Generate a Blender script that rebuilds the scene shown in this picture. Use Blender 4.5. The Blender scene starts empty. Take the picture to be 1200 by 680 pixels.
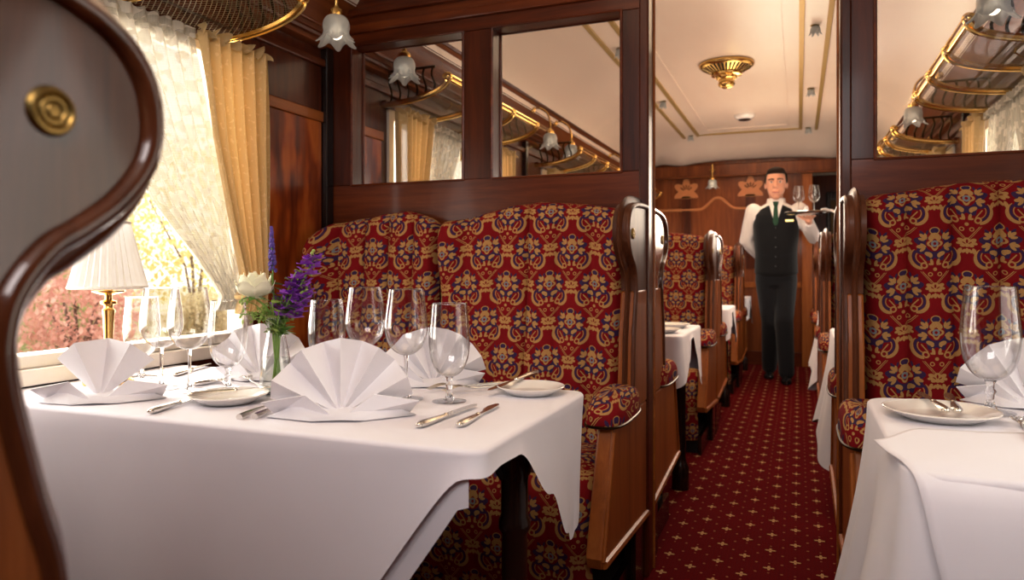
import bpy, bmesh, math, random
from mathutils import Vector, Matrix
random.seed(7)
PI = math.pi
SC = bpy.context.scene
COL = SC.collection
sin, cos, rad = math.sin, math.cos, math.radians

# ------------------------------------------------------------------ helpers
def lerp(a, b, t): return a + (b - a) * t
def clamp(t, a=0.0, b=1.0): return max(a, min(b, t))
def sst(a, b, t):
    t = clamp((t - a) / (b - a)); return t * t * (3 - 2 * t)
def interp(pts, t, smooth=False):
    if t <= pts[0][0]: return pts[0][1]
    for (a, va), (b, vb) in zip(pts, pts[1:]):
        if t <= b:
            k = (t - a) / (b - a)
            if smooth: k = k * k * (3 - 2 * k)
            if isinstance(va, (tuple, list)): return tuple(lerp(p, q, k) for p, q in zip(va, vb))
            return lerp(va, vb, k)
    return pts[-1][1]
def catmull(pts, n=6):
    out = []
    P = [Vector(p) for p in pts]
    for i in range(len(P) - 1):
        p0 = P[max(i - 1, 0)]; p1 = P[i]; p2 = P[i + 1]; p3 = P[min(i + 2, len(P) - 1)]
        for k in range(n):
            t = k / n
            out.append(0.5 * ((2 * p1) + (p2 - p0) * t + (2 * p0 - 5 * p1 + 4 * p2 - p3) * t * t + (3 * p1 - p0 - 3 * p2 + p3) * t ** 3))
    out.append(P[-1]); return out

class MB:
    def __init__(s): s.v = []; s.f = []; s.uv = []
    def add(s, verts, faces, uvs=None):
        b = len(s.v)
        s.v += [tuple(v) for v in verts]
        s.uv += list(uvs) if uvs else [(0.0, 0.0)] * len(verts)
        s.f += [tuple(i + b for i in f) for f in faces]
        return s
    def xf(s, M):
        s.v = [tuple(M @ Vector(v)) for v in s.v]; return s
    def box(s, x0, x1, y0, y1, z0, z1):
        x0, x1 = min(x0, x1), max(x0, x1); y0, y1 = min(y0, y1), max(y0, y1)
        return s.add([(x0,y0,z0),(x1,y0,z0),(x1,y1,z0),(x0,y1,z0),(x0,y0,z1),(x1,y0,z1),(x1,y1,z1),(x0,y1,z1)],
              [(3,2,1,0),(4,5,6,7),(0,1,5,4),(1,2,6,5),(2,3,7,6),(3,0,4,7)])
    def prism(s, poly, axis, a, b):
        # poly: 2D points; axis 'x': (y,z) extruded along x ; 'y': (x,z) ; 'z': (x,y)
        def mk(p, t):
            return {'x': (t, p[0], p[1]), 'y': (p[0], t, p[1]), 'z': (p[0], p[1], t)}[axis]
        n = len(poly)
        vs = [mk(p, a) for p in poly] + [mk(p, b) for p in poly]
        fs = [(i, (i + 1) % n, n + (i + 1) % n, n + i) for i in range(n)]
        fs += [tuple(range(n - 1, -1, -1)), tuple(range(n, 2 * n))]
        s.add(vs, fs); return s
    def lathe(s, prof, c=(0,0,0), seg=32, mod=None, cap=False):
        vs = []; fs = []; n = len(prof)
        for j, (r, z) in enumerate(prof):
            for i in range(seg):
                a = 2 * PI * i / seg
                rr, zz = (mod(r, z, a, j / (n - 1)) if mod else (r, z))
                vs.append((c[0] + rr * cos(a), c[1] + rr * sin(a), c[2] + zz))
        for j in range(n - 1):
            for i in range(seg):
                k = (i + 1) % seg
                fs.append((j*seg+i, j*seg+k, (j+1)*seg+k, (j+1)*seg+i))
        if cap:
            fs.append(tuple(range(seg - 1, -1, -1))); fs.append(tuple(range((n-1)*seg, n*seg)))
        return s.add(vs, fs)
    def tube(s, pts, r, seg=8, closed=False, squash=1.0):
        P = [Vector(p) for p in pts]; n = len(P)
        vs = []; fs = []; up = None
        for i in range(n):
            if closed: t = P[(i+1) % n] - P[i-1]
            else: t = P[min(i+1, n-1)] - P[max(i-1, 0)]
            if t.length < 1e-9: t = Vector((0,0,1))
            t.normalize()
            if up is None:
                up = Vector((0,0,1)) if abs(t.z) < .9 else Vector((1,0,0))
            u = up - t * up.dot(t)
            if u.length < 1e-6: u = t.orthogonal()
            u.normalize(); w = t.cross(u); up = u
            rr = r(i / max(n-1, 1)) if callable(r) else r
            for k in range(seg):
                a = 2 * PI * k / seg
                vs.append(P[i] + u * (rr * cos(a)) + w * (rr * squash * sin(a)))
        m = n if closed else n - 1
        for i in range(m):
            for k in range(seg):
                a = i*seg+k; b = i*seg+(k+1) % seg; j = (i+1) % n
                fs.append((a, b, j*seg+(k+1) % seg, j*seg+k))
        if not closed:
            fs.append(tuple(range(seg-1, -1, -1))); fs.append(tuple(range((n-1)*seg, n*seg)))
        return s.add(vs, fs)
    def grid(s, fn, nu, nv, uvf=None, flip=False, wrap=False):
        vs = []; uv = []; fs = []
        for j in range(nv + 1):
            for i in range(nu + 1):
                p = fn(i / nu, j / nv)
                vs.append(p); uv.append(uvf(i / nu, j / nv) if uvf else (i / nu, j / nv))
        w = nu + 1
        for j in range(nv):
            for i in range(nu):
                q = (j*w+i, j*w+i+1, (j+1)*w+i+1, (j+1)*w+i)
                fs.append(q[::-1] if flip else q)
        return s.add(vs, fs, uv)
    def ball(s, c, rx, ry=None, rz=None, seg=16, rings=10, M=None):
        ry = rx if ry is None else ry; rz = rx if rz is None else rz
        vs = []; fs = []
        for j in range(rings + 1):
            t = PI * j / rings
            for i in range(seg):
                a = 2 * PI * i / seg
                p = Vector((rx*sin(t)*cos(a), ry*sin(t)*sin(a), rz*cos(t)))
                if M: p = M @ p
                vs.append(Vector(c) + p)
        for j in range(rings):
            for i in range(seg):
                k = (i+1) % seg
                fs.append((j*seg+i, (j+1)*seg+i, (j+1)*seg+k, j*seg+k))
        return s.add(vs, fs)
    def capsule(s, a, b, ra, rb, seg=14, flat=None):
        a = Vector(a); b = Vector(b); pts = []; rs = []
        d = b - a
        for k in range(7):
            t = PI/2 * k/6
            pts.append(a - d.normalized()*ra*cos(t)); rs.append(max(ra*sin(t), 1e-4))
        for k in range(7):
            t = PI/2 * k/6
            pts.append(b + d.normalized()*rb*sin(t)); rs.append(max(rb*cos(t), 1e-4))
        n = len(pts)
        return s.tube(pts, lambda q: rs[min(int(round(q*(n-1))), n-1)], seg)
    def build(s, name, mat, parent=None, smooth=40, bevel=0, weld=True, solid=0, subsurf=0):
        me = bpy.data.meshes.new(name)
        me.from_pydata(s.v, [], s.f)
        if any(u != (0.0, 0.0) for u in s.uv):
            l = me.uv_layers.new(name='UVMap')
            for lp in me.loops: l.data[lp.index].uv = s.uv[lp.vertex_index]
            weld = False
        bm = bmesh.new(); bm.from_mesh(me)
        if weld: bmesh.ops.remove_doubles(bm, verts=bm.verts, dist=1e-5)
        bmesh.ops.dissolve_degenerate(bm, edges=bm.edges, dist=1e-6)
        bmesh.ops.recalc_face_normals(bm, faces=bm.faces)
        bm.to_mesh(me); bm.free()
        if smooth:
            me.polygons.foreach_set('use_smooth', [True] * len(me.polygons))
            me.set_sharp_from_angle(angle=rad(smooth))
        me.materials.append(mat)
        o = bpy.data.objects.new(name, me); COL.objects.link(o)
        if parent: o.parent = parent
        if bevel:
            m = o.modifiers.new('b', 'BEVEL'); m.width = bevel; m.segments = 2; m.limit_method = 'ANGLE'; m.angle_limit = rad(50)
            m.harden_normals = False
        if solid:
            m = o.modifiers.new('s', 'SOLIDIFY'); m.thickness = solid; m.offset = 0
        if subsurf:
            m = o.modifiers.new('u', 'SUBSURF'); m.levels = subsurf; m.render_levels = subsurf
        return o

def tag(o, label, cat, group=None, kind=None):
    if label: o['label'] = label
    if cat: o['category'] = cat
    if group: o['group'] = group
    if kind: o['kind'] = kind
    return o
def thing(name, label, cat, loc=(0,0,0), rz=0.0, group=None):
    o = bpy.data.objects.new(name, None); COL.objects.link(o)
    o.empty_display_size = .05
    o.location = loc; o.rotation_euler = (0, 0, rz)
    return tag(o, label, cat, group)
def struct(o): o['kind'] = 'structure'; return o
def dup(root, loc, rz=0.0, label=None, group=None, scale=None):
    r = root.copy(); COL.objects.link(r); r.location = loc; r.rotation_euler = (0, 0, rz)
    if scale: r.scale = scale
    if label: r['label'] = label
    if group: r['group'] = group
    for ch in list(root.children):
        c = ch.copy(); COL.objects.link(c); c.parent = r
        for g in list(ch.children):
            d = g.copy(); COL.objects.link(d); d.parent = c
    return r

# ------------------------------------------------------------------ node expressions
class X:
    def __init__(s, nt, val): s.nt = nt; s.val = val
    def _m(s, op, *args, clampit=False):
        n = s.nt.nodes.new('ShaderNodeMath'); n.operation = op; n.use_clamp = clampit
        for i, a in enumerate((s,) + args):
            a = a.val if isinstance(a, X) else a
            if isinstance(a, (int, float)): n.inputs[i].default_value = a
            else: s.nt.links.new(a, n.inputs[i])
        return X(s.nt, n.outputs[0])
    def __add__(s, o): return s._m('ADD', o)
    __radd__ = __add__
    def __sub__(s, o): return s._m('SUBTRACT', o)
    def __rsub__(s, o): return X(s.nt, o)._m('SUBTRACT', s)
    def __mul__(s, o): return s._m('MULTIPLY', o)
    __rmul__ = __mul__
    def __truediv__(s, o): return s._m('DIVIDE', o)
    def abs(s): return s._m('ABSOLUTE')
    def sin(s): return s._m('SINE')
    def cos(s): return s._m('COSINE')
    def sqrt(s): return s._m('SQRT')
    def floor(s): return s._m('FLOOR')
    def round(s): return s._m('ROUND')
    def frac(s): return s._m('FRACT')
    def min(s, o): return s._m('MINIMUM', o)
    def max(s, o): return s._m('MAXIMUM', o)
    def lt(s, o): return s._m('LESS_THAN', o)
    def gt(s, o): return s._m('GREATER_THAN', o)
    def pow(s, o): return s._m('POWER', o)
    def atan2(s, o): return s._m('ARCTAN2', o)
    def clamp(s): return s._m('ADD', 0.0, clampit=True)
def hyp(a, b): return (a * a + b * b).sqrt()

def newmat(name):
    m = bpy.data.materials.new(name); m.use_nodes = True
    nt = m.node_tree; bs = nt.nodes['Principled BSDF']
    return m, nt, bs
def mixc(nt, f, a, b):
    n = nt.nodes.new('ShaderNodeMix'); n.data_type = 'RGBA'
    for sock, v in ((n.inputs[0], f), (n.inputs[6], a), (n.inputs[7], b)):
        v = v.val if isinstance(v, X) else v
        if isinstance(v, (int, float)): sock.default_value = v
        elif isinstance(v, (tuple, list)): sock.default_value = (*v[:3], 1)
        else: nt.links.new(v, sock)
    return n.outputs[2]
def noise(nt, vec, scale, detail=3, rough=.5, dist=0):
    n = nt.nodes.new('ShaderNodeTexNoise'); n.inputs['Scale'].default_value = scale
    n.inputs['Detail'].default_value = detail; n.inputs['Roughness'].default_value = rough; n.inputs['Distortion'].default_value = dist
    if vec is not None: nt.links.new(vec, n.inputs['Vector'])
    return X(nt, n.outputs[0])
def coords(nt, which='Object', scale=(1,1,1), rot=(0,0,0)):
    t = nt.nodes.new('ShaderNodeTexCoord'); mp = nt.nodes.new('ShaderNodeMapping')
    mp.inputs['Scale'].default_value = scale; mp.inputs['Rotation'].default_value = rot
    nt.links.new(t.outputs[which], mp.inputs[0]); return mp.outputs[0]
def ramp(nt, f, stops):
    r = nt.nodes.new('ShaderNodeValToRGB'); nt.links.new(f.val if isinstance(f, X) else f, r.inputs[0])
    e = r.color_ramp.elements
    while len(e) < len(stops): e.new(.5)
    for k, (p, c) in enumerate(stops): e[k].position = p; e[k].color = (*c, 1)
    return r.outputs[0]
def bump(nt, bs, h, strength=.3, dist=.002):
    b = nt.nodes.new('ShaderNodeBump'); b.inputs['Strength'].default_value = strength; b.inputs['Distance'].default_value = dist
    nt.links.new(h.val if isinstance(h, X) else h, b.inputs['Height']); nt.links.new(b.outputs[0], bs.inputs['Normal'])

def flat(name, col, rough=.5, metal=0, coat=0, var=.08, emit=None, spec=None):
    m, nt, bs = newmat(name)
    n = noise(nt, coords(nt), 9, 3)
    nt.links.new(mixc(nt, n, tuple(c * (1 - var) for c in col), tuple(min(1, c * (1 + var)) for c in col)), bs.inputs['Base Color'])
    bs.inputs['Roughness'].default_value = rough; bs.inputs['Metallic'].default_value = metal; bs.inputs['Coat Weight'].default_value = coat
    if spec is not None: bs.inputs['Specular IOR Level'].default_value = spec
    if emit: bs.inputs['Emission Color'].default_value = (*col, 1); bs.inputs['Emission Strength'].default_value = emit
    return m
def wood(name, dark, mid, light, axis='z', scale=1.0, rough=.34, coat=.3, flame=False):
    m, nt, bs = newmat(name)
    st = {'z': (14, 14, 1.1), 'y': (14, 1.1, 14), 'x': (1.1, 14, 14)}[axis]
    v = coords(nt, 'Object', tuple(c * scale for c in st))
    g = noise(nt, v, 3.0, 6, .65, .6)
    v2 = coords(nt, 'Object', tuple(c * scale * .22 for c in st))
    big = noise(nt, v2, 2.2, 3, .5, 1.5 if flame else .4)
    f = (g * .55 + big * .6 - .08)
    if flame:
        w = nt.nodes.new('ShaderNodeTexWave'); w.inputs['Scale'].default_value = 2.2; w.inputs['Distortion'].default_value = 9; w.inputs['Detail'].default_value = 3
        nt.links.new(coords(nt, 'Object', (2, 3.0, 1.2)), w.inputs['Vector'])
        f = f * .7 + X(nt, w.outputs[1]) * .3
    c = ramp(nt, f, [(.28, dark), (.5, mid), (.78, light)])
    nt.links.new(c, bs.inputs['Base Color'])
    bs.inputs['Roughness'].default_value = rough; bs.inputs['Coat Weight'].default_value = coat * .5; bs.inputs['Coat Roughness'].default_value = .1; bs.inputs['Specular IOR Level'].default_value = .22
    bump(nt, bs, g, .08, .001)
    return m

M = {}
M['mahogany'] = wood('mahogany_dark', (.022,.0036,.001), (.075,.0125,.0026), (.16,.032,.006))
M['mahogany_x'] = wood('mahogany_dark_rail', (.032,.005,.0012), (.105,.018,.0036), (.22,.047,.009), 'x')
M['mahogany_y'] = wood('mahogany_dark_long', (.03,.005,.0015), (.095,.018,.004), (.19,.045,.01), 'y')
M['wing'] = wood('wing_wood', (.03,.0075,.003), (.095,.026,.010), (.19,.062,.026), 'z', .8, .42, .12)
M['wing_gloss'] = wood('wing_varnished', (.03,.0075,.003), (.10,.026,.010), (.20,.062,.026), 'z', .8, .2, 1.9)
M['bench_wood'] = wood('bench_orange_wood', (.13,.028,.005), (.30,.078,.014), (.46,.15,.032), 'z', .8, .36, .2)  # lighter than the wing wood: mostly reflected light put into the colour
M['panel_wood'] = wood('flame_mahogany', (.09,.013,.003), (.30,.055,.009), (.52,.14,.024), 'z', .6, .22, .7, True)
M['rail_wood'] = wood('rail_wood', (.14,.035,.006), (.30,.08,.014), (.42,.14,.03), 'y', 1, .3, .5)
M['honey_wood'] = wood('honey_wood', (.30,.10,.018), (.50,.19,.035), (.62,.27,.06), 'z', 1, .35, .4)
M['end_wood'] = wood('end_wall_wood', (.08,.016,.004), (.20,.047,.011), (.35,.10,.023), 'z', .8, .35, .4)
M['cornice'] = wood('cornice_wood', (.07,.014,.004), (.17,.042,.010), (.30,.085,.022), 'y', 1, .3, .5)
M['black_wood'] = wood('black_wood', (.006,.003,.0025), (.018,.007,.005), (.04,.015,.009), 'z', 1, .25, .7)
M['inlay'] = flat('inlay_wood', (.50,.19,.06), .4)
M['brass'] = flat('brass', (.78,.53,.18), .22, 1, var=.1)
M['brass_old'] = flat('aged_brass', (.36,.24,.08), .4, 1, var=.35)
M['gold_trim'] = flat('gold_trim', (.52,.36,.12), .45, .5)
M['silver'] = flat('silver', (.80,.77,.72), .2, 1, var=.06)
M['silver_handle'] = flat('silver_gilt_handle', (.80,.78,.76), .25, 1, var=.06)
M['china'] = flat('china', (.82,.78,.74), .15, 0, .5, .02)
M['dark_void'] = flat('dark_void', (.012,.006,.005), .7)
M['cream_ceiling'] = None
M['white'] = flat('plain_white', (.8,.76,.70), .5)
M['frost'] = None
M['iron'] = flat('dark_bronze', (.05,.03,.015), .35, 1)

def cloth_mat(name, col, rough=.8, weave=900, strength=.12):
    m, nt, bs = newmat(name)
    v = coords(nt)
    n = noise(nt, v, 6, 3); w = noise(nt, v, weave, 1)
    nt.links.new(mixc(nt, n, tuple(c*.95 for c in col), tuple(min(1, c*1.03) for c in col)), bs.inputs['Base Color'])
    bs.inputs['Roughness'].default_value = rough; bs.inputs['Sheen Weight'].default_value = .15
    bs.inputs['Specular IOR Level'].default_value = .25
    bump(nt, bs, w * .4 + n, strength, .002)
    return m
M['linen'] = cloth_mat('white_linen', (.78,.76,.81))
M['napkin'] = cloth_mat('white_napkin', (.81,.79,.82))
M['black_cloth'] = cloth_mat('black_cloth', (.006,.0055,.007), .85)
M['trouser'] = cloth_mat('dark_trouser', (.008,.008,.011), .85)
M['shirt'] = cloth_mat('white_shirt', (.72,.68,.68), .8)
M['tie'] = cloth_mat('green_tie', (.018,.06,.03), .7)

# ceiling: warm cream
m, nt, bs = newmat('cream_ceiling')
n1 = noise(nt, coords(nt, 'Object', (2, .6, 1)), 2.2, 4, .6)
nt.links.new(mixc(nt, n1, (.76,.64,.53), (.86,.76,.65)), bs.inputs['Base Color']); bs.inputs['Roughness'].default_value = .35
M['cream_ceiling'] = m

# thin glass (real, works from any side): straight-through glass with grazing reflection
def thin_glass(name, tint=(1,1,1), edge=(.72,.72,.74), base=.03, power=2.5, gl=1.0):
    m = bpy.data.materials.new(name); m.use_nodes = True; nt = m.node_tree
    for n in list(nt.nodes): nt.nodes.remove(n)
    out = nt.nodes.new('ShaderNodeOutputMaterial'); tr = nt.nodes.new('ShaderNodeBsdfTransparent'); g = nt.nodes.new('ShaderNodeBsdfGlossy')
    mx = nt.nodes.new('ShaderNodeMixShader'); lw = nt.nodes.new('ShaderNodeLayerWeight'); lw.inputs[0].default_value = .5
    g.inputs['Roughness'].default_value = .02
    g.inputs['Color'].default_value = (gl, gl, gl, 1)
    f = X(nt, lw.outputs['Facing']).pow(power)
    nt.links.new(mixc(nt, f, tint, edge), tr.inputs[0])
    nt.links.new((f * .75 + base).clamp().val, mx.inputs[0])
    nt.links.new(tr.outputs[0], mx.inputs[1]); nt.links.new(g.outputs[0], mx.inputs[2]); nt.links.new(mx.outputs[0], out.inputs[0])
    return m
M['pane'] = thin_glass('window_pane_glass', (.99,.985,.98), (.9,.9,.9), .035, 5)
M['glass'] = thin_glass('wine_glass', (.96,.96,.965), (.42,.41,.42), .06, 1.9)
M['water'] = thin_glass('vase_water', (.93,.95,.92), (.7,.75,.7), .04, 3)
m, nt, bs = newmat('glass_stem'); bs.inputs['Transmission Weight'].default_value = 1; bs.inputs['Roughness'].default_value = .02; bs.inputs['IOR'].default_value = 1.45
nt.links.new(mixc(nt, noise(nt, coords(nt), 3), (.97,.97,.97), (1,1,1)), bs.inputs['Base Color'])
M['glass_stem'] = m
m, nt, bs = newmat('frosted_glass')
nt.links.new(mixc(nt, noise(nt, coords(nt), 40), (.55,.54,.50), (.72,.71,.68)), bs.inputs['Base Color'])
bs.inputs['Roughness'].default_value = .4; bs.inputs['Transmission Weight'].default_value = .5
bs.inputs['Emission Color'].default_value = (1,.95,.85,1); bs.inputs['Emission Strength'].default_value = .02
M['frost'] = m
M['bulb'] = flat('bulb', (1,.9,.75), .3, emit=1.2)

# ------------------------------------------------------------------ damask upholstery
def motif_group():
    g = bpy.data.node_groups.new('damask_motif', 'ShaderNodeTree')
    g.interface.new_socket('x', in_out='INPUT', socket_type='NodeSocketFloat')
    g.interface.new_socket('y', in_out='INPUT', socket_type='NodeSocketFloat')
    for nm in ('gold', 'navy', 'pale'):
        g.interface.new_socket(nm, in_out='OUTPUT', socket_type='NodeSocketFloat')
    gi = g.nodes.new('NodeGroupInput'); go = g.nodes.new('NodeGroupOutput')
    x = X(g, gi.outputs[0]).abs(); y = X(g, gi.outputs[1])          # centimetres, mirrored
    def ell(cx, cy, rx, ry, ang=0.0, xx=x, yy=y):
        dx = xx - cx; dy = yy - cy
        ca, sa = cos(ang), sin(ang)
        if ang == 0.0: return hyp(dx / rx, dy / ry)
        return hyp((dx * ca + dy * sa) / rx, (dy * ca - dx * sa) / ry)
    def uni(*a):
        o = a[0]
        for b in a[1:]: o = o.max(b)
        return o
    r = hyp(x, y); th = x.atan2(y)                                   # 0 = up
    # --- large blossom A at the origin
    heart = (r - ((th * 4.0).cos() * .32 + 1.75)).lt(0)
    hring = (r - ((th * 4.0).cos() * .25 + 1.15)).lt(0)
    eye = r.lt(.95); dot = r.lt(.42)
    head = uni(ell(0, 2.15, 1.25, 1.0).lt(1), ell(1.0, 1.7, .65, .8, .5).lt(1))
    buds = uni(ell(2.95, 2.0, .5, 1.15, -.85).lt(1), ell(2.35, 2.1, .4, .9, -.15).lt(1), ell(3.35, 1.2, .38, .85, -1.35).lt(1),
               ell(3.5, -.9, .55, 1.15, -1.75).lt(1), ell(2.95, -.55, .4, .85, -1.0).lt(1), ell(3.1, -1.75, .4, .9, -2.3).lt(1),
               ell(1.6, -3.05, 1.05, .62, .35).lt(1), ell(1.1, -3.45, .5, .65).lt(1))
    tail = uni(ell(.8, -5.3, .4, .95, -.25).lt(1), ell(1.15, -5.9, .5, .32).lt(1))
    crown = ell(0, 3.75, 1.05, .8).lt(1); crown_o = ell(0, 3.75, 1.35, 1.08).lt(1)
    # navy leaves around the lower half, lobed
    lob = (th * 9.0).cos() * .6 + 4.75
    leaf = (r - lob).lt(0) * (r.gt(2.3)) * (y.lt(1.9)) * (y.gt(-4.9))
    leaf2 = uni(ell(3.1, 2.9, .4, 1.1, -.7).lt(1), ell(1.9, 3.3, .3, .7, .2).lt(1))
    # --- small palmette B on the cell edge
    bx = (x * -1.0 + 8.1)
    pal = uni(ell(0, .15, 1.05, 1.35, 0, bx, y).lt(1), ell(1.35, .55, 1.0, .6, .45, bx, y).lt(1), ell(1.75, -.15, .8, .42, -.3, bx, y).lt(1), ell(.95, -.7, .75, .5, -.3, bx, y).lt(1))
    slot = uni(ell(0, .45, .28, .55, 0, bx, y).lt(1), ell(.75, .0, .5, .16, .6, bx, y).lt(1))
    tre = uni(ell(0, -2.3, .42, .8, 0, bx, y).lt(1), ell(.75, -2.35, .38, .7, .7, bx, y).lt(1))
    # --- paisley scroll below B
    px, py = bx, y
    c1 = hyp(px - 4.6, py + 4.5); c2 = hyp(px - 5.25, py + 3.95)
    body = c1.lt(3.1) * c2.gt(2.95) * px.lt(4.9) * py.lt(-1.9)
    inner = c2.lt(2.85) * c2.gt(2.2) * px.lt(4.9) * py.lt(-2.2)
    line = c2.lt(2.05) * c2.gt(1.8) * px.lt(4.8) * py.lt(-2.9)
    curl = hyp(px - 5.35, py + 6.35); ring = curl.lt(.95) * curl.gt(.5)
    feather = ell(1.75, -2.5, .5, 1.0, .35, px, py).lt(1)
    inline = ((px - 5.3 + (py + 4.8) * .8).abs().lt(.2)) * (hyp(px - 5.0, py + 4.6).lt(1.35))
    # --- thin Y stems above B
    stem = uni(((px - (py - 1.2) * .85 - .25).abs()).lt(.13), ((px - (py - 1.2) * .85 - .75).abs()).lt(.09)) * py.gt(1.2) * py.lt(4.6)
    scr = hyp(px - 1.2, py - 3.9); sring = scr.lt(.62) * scr.gt(.36)
    drop = hyp(x, y + 7.4).lt(.5)
    gold = uni(heart * (1 - hring), head * (1 - hring), buds, tail, crown_o * (1 - crown), pal * (1 - slot), tre, body, ring, line, feather, stem, sring, inline, drop)
    navy = uni(crown, leaf * (1 - buds), leaf2, inner)
    pale = uni(eye * (1 - dot))
    for s, v in zip(go.inputs, (gold, navy, pale)): g.links.new(v.val, s)
    return g
MOTIF = motif_group()
def damask(name, tone=1.0):
    m, nt, bs = newmat(name)
    t = nt.nodes.new('ShaderNodeUVMap'); sp = nt.nodes.new('ShaderNodeSeparateXYZ'); nt.links.new(t.outputs[0], sp.inputs[0])
    u = X(nt, sp.outputs[0]) * 108.0; v = X(nt, sp.outputs[1]) * 108.0
    W, Hh = 16.2, 25.5
    res = []
    for ox, oy in ((0, 0), (W/2, Hh/2)):
        a = (u + ox) / W; b = (v + oy) / Hh
        # the cell is cut below the motif so the scroll belongs to one copy only
        x = (a - a.round()) * W; y = ((b + .14) - (b + .14).round() - .14) * Hh
        g = nt.nodes.new('ShaderNodeGroup'); g.node_tree = MOTIF
        nt.links.new(x.val, g.inputs[0]); nt.links.new(y.val, g.inputs[1])
        res.append([X(nt, o) for o in g.outputs])
    gold = res[0][0].max(res[1][0]); navy = res[0][1].max(res[1][1]); pale = res[0][2].max(res[1][2])
    nz = noise(nt, t.outputs[0], 14, 3); fine = noise(nt, t.outputs[0], 420, 1)
    red = mixc(nt, nz, (.17*tone,.004*tone,.007*tone), (.27*tone,.007*tone,.010*tone))
    gc = mixc(nt, fine, (.36*tone,.18*tone,.055*tone), (.60*tone,.35*tone,.125*tone))
    nc = mixc(nt, fine, (.022*tone,.011*tone,.045*tone), (.075*tone,.032*tone,.10*tone))
    c = mixc(nt, navy, red, nc); c = mixc(nt, gold, c, gc); c = mixc(nt, pale, c, (.22*tone,.25*tone,.27*tone))
    nt.links.new(c, bs.inputs['Base Color']); bs.inputs['Roughness'].default_value = .85
    bs.inputs['Specular IOR Level'].default_value = .12
    bump(nt, bs, gold * .5 + fine * .6, .25, .0012)
    return m
M['damask'] = damask('red_gold_damask', .92)

# carpet
m, nt, bs = newmat('red_carpet')
t = nt.nodes.new('ShaderNodeTexCoord'); sp = nt.nodes.new('ShaderNodeSeparateXYZ'); nt.links.new(t.outputs['Object'], sp.inputs[0])
px = X(nt, sp.outputs[0]) + .011; py = X(nt, sp.outputs[1]) - .029
msk = None; dots = None
for ox, oy in ((0, 0), (.082, .081)):
    a = (px + ox) / .164; b = (py + oy) / .162
    lx = ((a - a.round()) * .164); ly = ((b - b.round()) * .162)
    # four pointed petals
    e1 = hyp((lx.abs() - .0095) / .0088, ly / .0046).lt(1); e2 = hyp(lx / .0046, (ly.abs() - .0095) / .0088).lt(1)
    e = e1.max(e2) * hyp(lx, ly).gt(.0022)
    d = hyp(lx.abs() - .041, ly.abs() - .0405).lt(.0045)
    d2 = hyp(lx, (ly.abs() - .0405)).lt(.0035)
    msk = e if msk is None else msk.max(e); dots = d.max(d2) if dots is None else dots.max(d).max(d2)
fine = noise(nt, t.outputs['Object'], 260, 2); big = noise(nt, t.outputs['Object'], 3, 3)
# tiny woven speck grid
sx = (px / .0137).frac() - .5; sy = (py / .0135).frac() - .5
speck = hyp(sx, sy).lt(.22)
base = mixc(nt, fine, (.068,.002,.003), (.14,.0045,.0055))
base = mixc(nt, speck * .5, base, (.07,.003,.006))
c = mixc(nt, dots, base, (.30,.11,.05)); c = mixc(nt, msk, c, (.48,.27,.12))
nt.links.new(c, bs.inputs['Base Color']); bs.inputs['Roughness'].default_value = .95; bs.inputs['Specular IOR Level'].default_value = .1
bs.inputs['Specular IOR Level'].default_value = .04
bump(nt, bs, fine, .5, .003)
M['carpet'] = m

# lace, gold curtain, netting
def alpha_mat(name, build):
    m = bpy.data.materials.new(name); m.use_nodes = True; nt = m.node_tree
    bs = nt.nodes['Principled BSDF']; build(nt, bs); return m
def lace_build(nt, bs):
    t = nt.nodes.new('ShaderNodeUVMap'); sp = nt.nodes.new('ShaderNodeSeparateXYZ'); nt.links.new(t.outputs[0], sp.inputs[0])
    u = X(nt, sp.outputs[0]); v = X(nt, sp.outputs[1])
    nz = noise(nt, t.outputs[0], 26, 2, .5, 1.2)
    vor = nt.nodes.new('ShaderNodeTexVoronoi'); vor.inputs['Scale'].default_value = 17; nt.links.new(t.outputs[0], vor.inputs['Vector'])
    d = X(nt, vor.outputs[0])
    fl = ((d * 9.0).sin() * .5 + nz * 1.1).gt(.62)
    mesh = ((u * 420.0).sin().abs().lt(.35)).max((v * 420.0).sin().abs().lt(.35))
    a = (fl * .24 + mesh * .12 + .72).clamp()
    nt.links.new(a.val, bs.inputs['Alpha'])
    nt.links.new(mixc(nt, fl, (.50,.46,.38), (.68,.64,.56)), bs.inputs['Base Color'])
    bs.inputs['Roughness'].default_value = .9
    bs.inputs['Transmission Weight'].default_value = 0
    # thin cloth lets daylight through
    tl = nt.nodes.new('ShaderNodeBsdfTranslucent'); tl.inputs[0].default_value = (.6,.56,.48,1)
    tp = nt.nodes.new('ShaderNodeBsdfTransparent')
    mx1 = nt.nodes.new('ShaderNodeMixShader'); mx1.inputs[0].default_value = .20
    mx = nt.nodes.new('ShaderNodeMixShader')
    out = nt.nodes['Material Output']
    for l in list(bs.inputs['Alpha'].links): nt.links.remove(l)
    nt.links.new(bs.outputs[0], mx1.inputs[1]); nt.links.new(tl.outputs[0], mx1.inputs[2])
    nt.links.new(a.val, mx.inputs[0]); nt.links.new(tp.outputs[0], mx.inputs[1]); nt.links.new(mx1.outputs[0], mx.inputs[2])
    nt.links.new(mx.outputs[0], out.inputs[0])
M['lace'] = alpha_mat('white_lace', lace_build)
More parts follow.
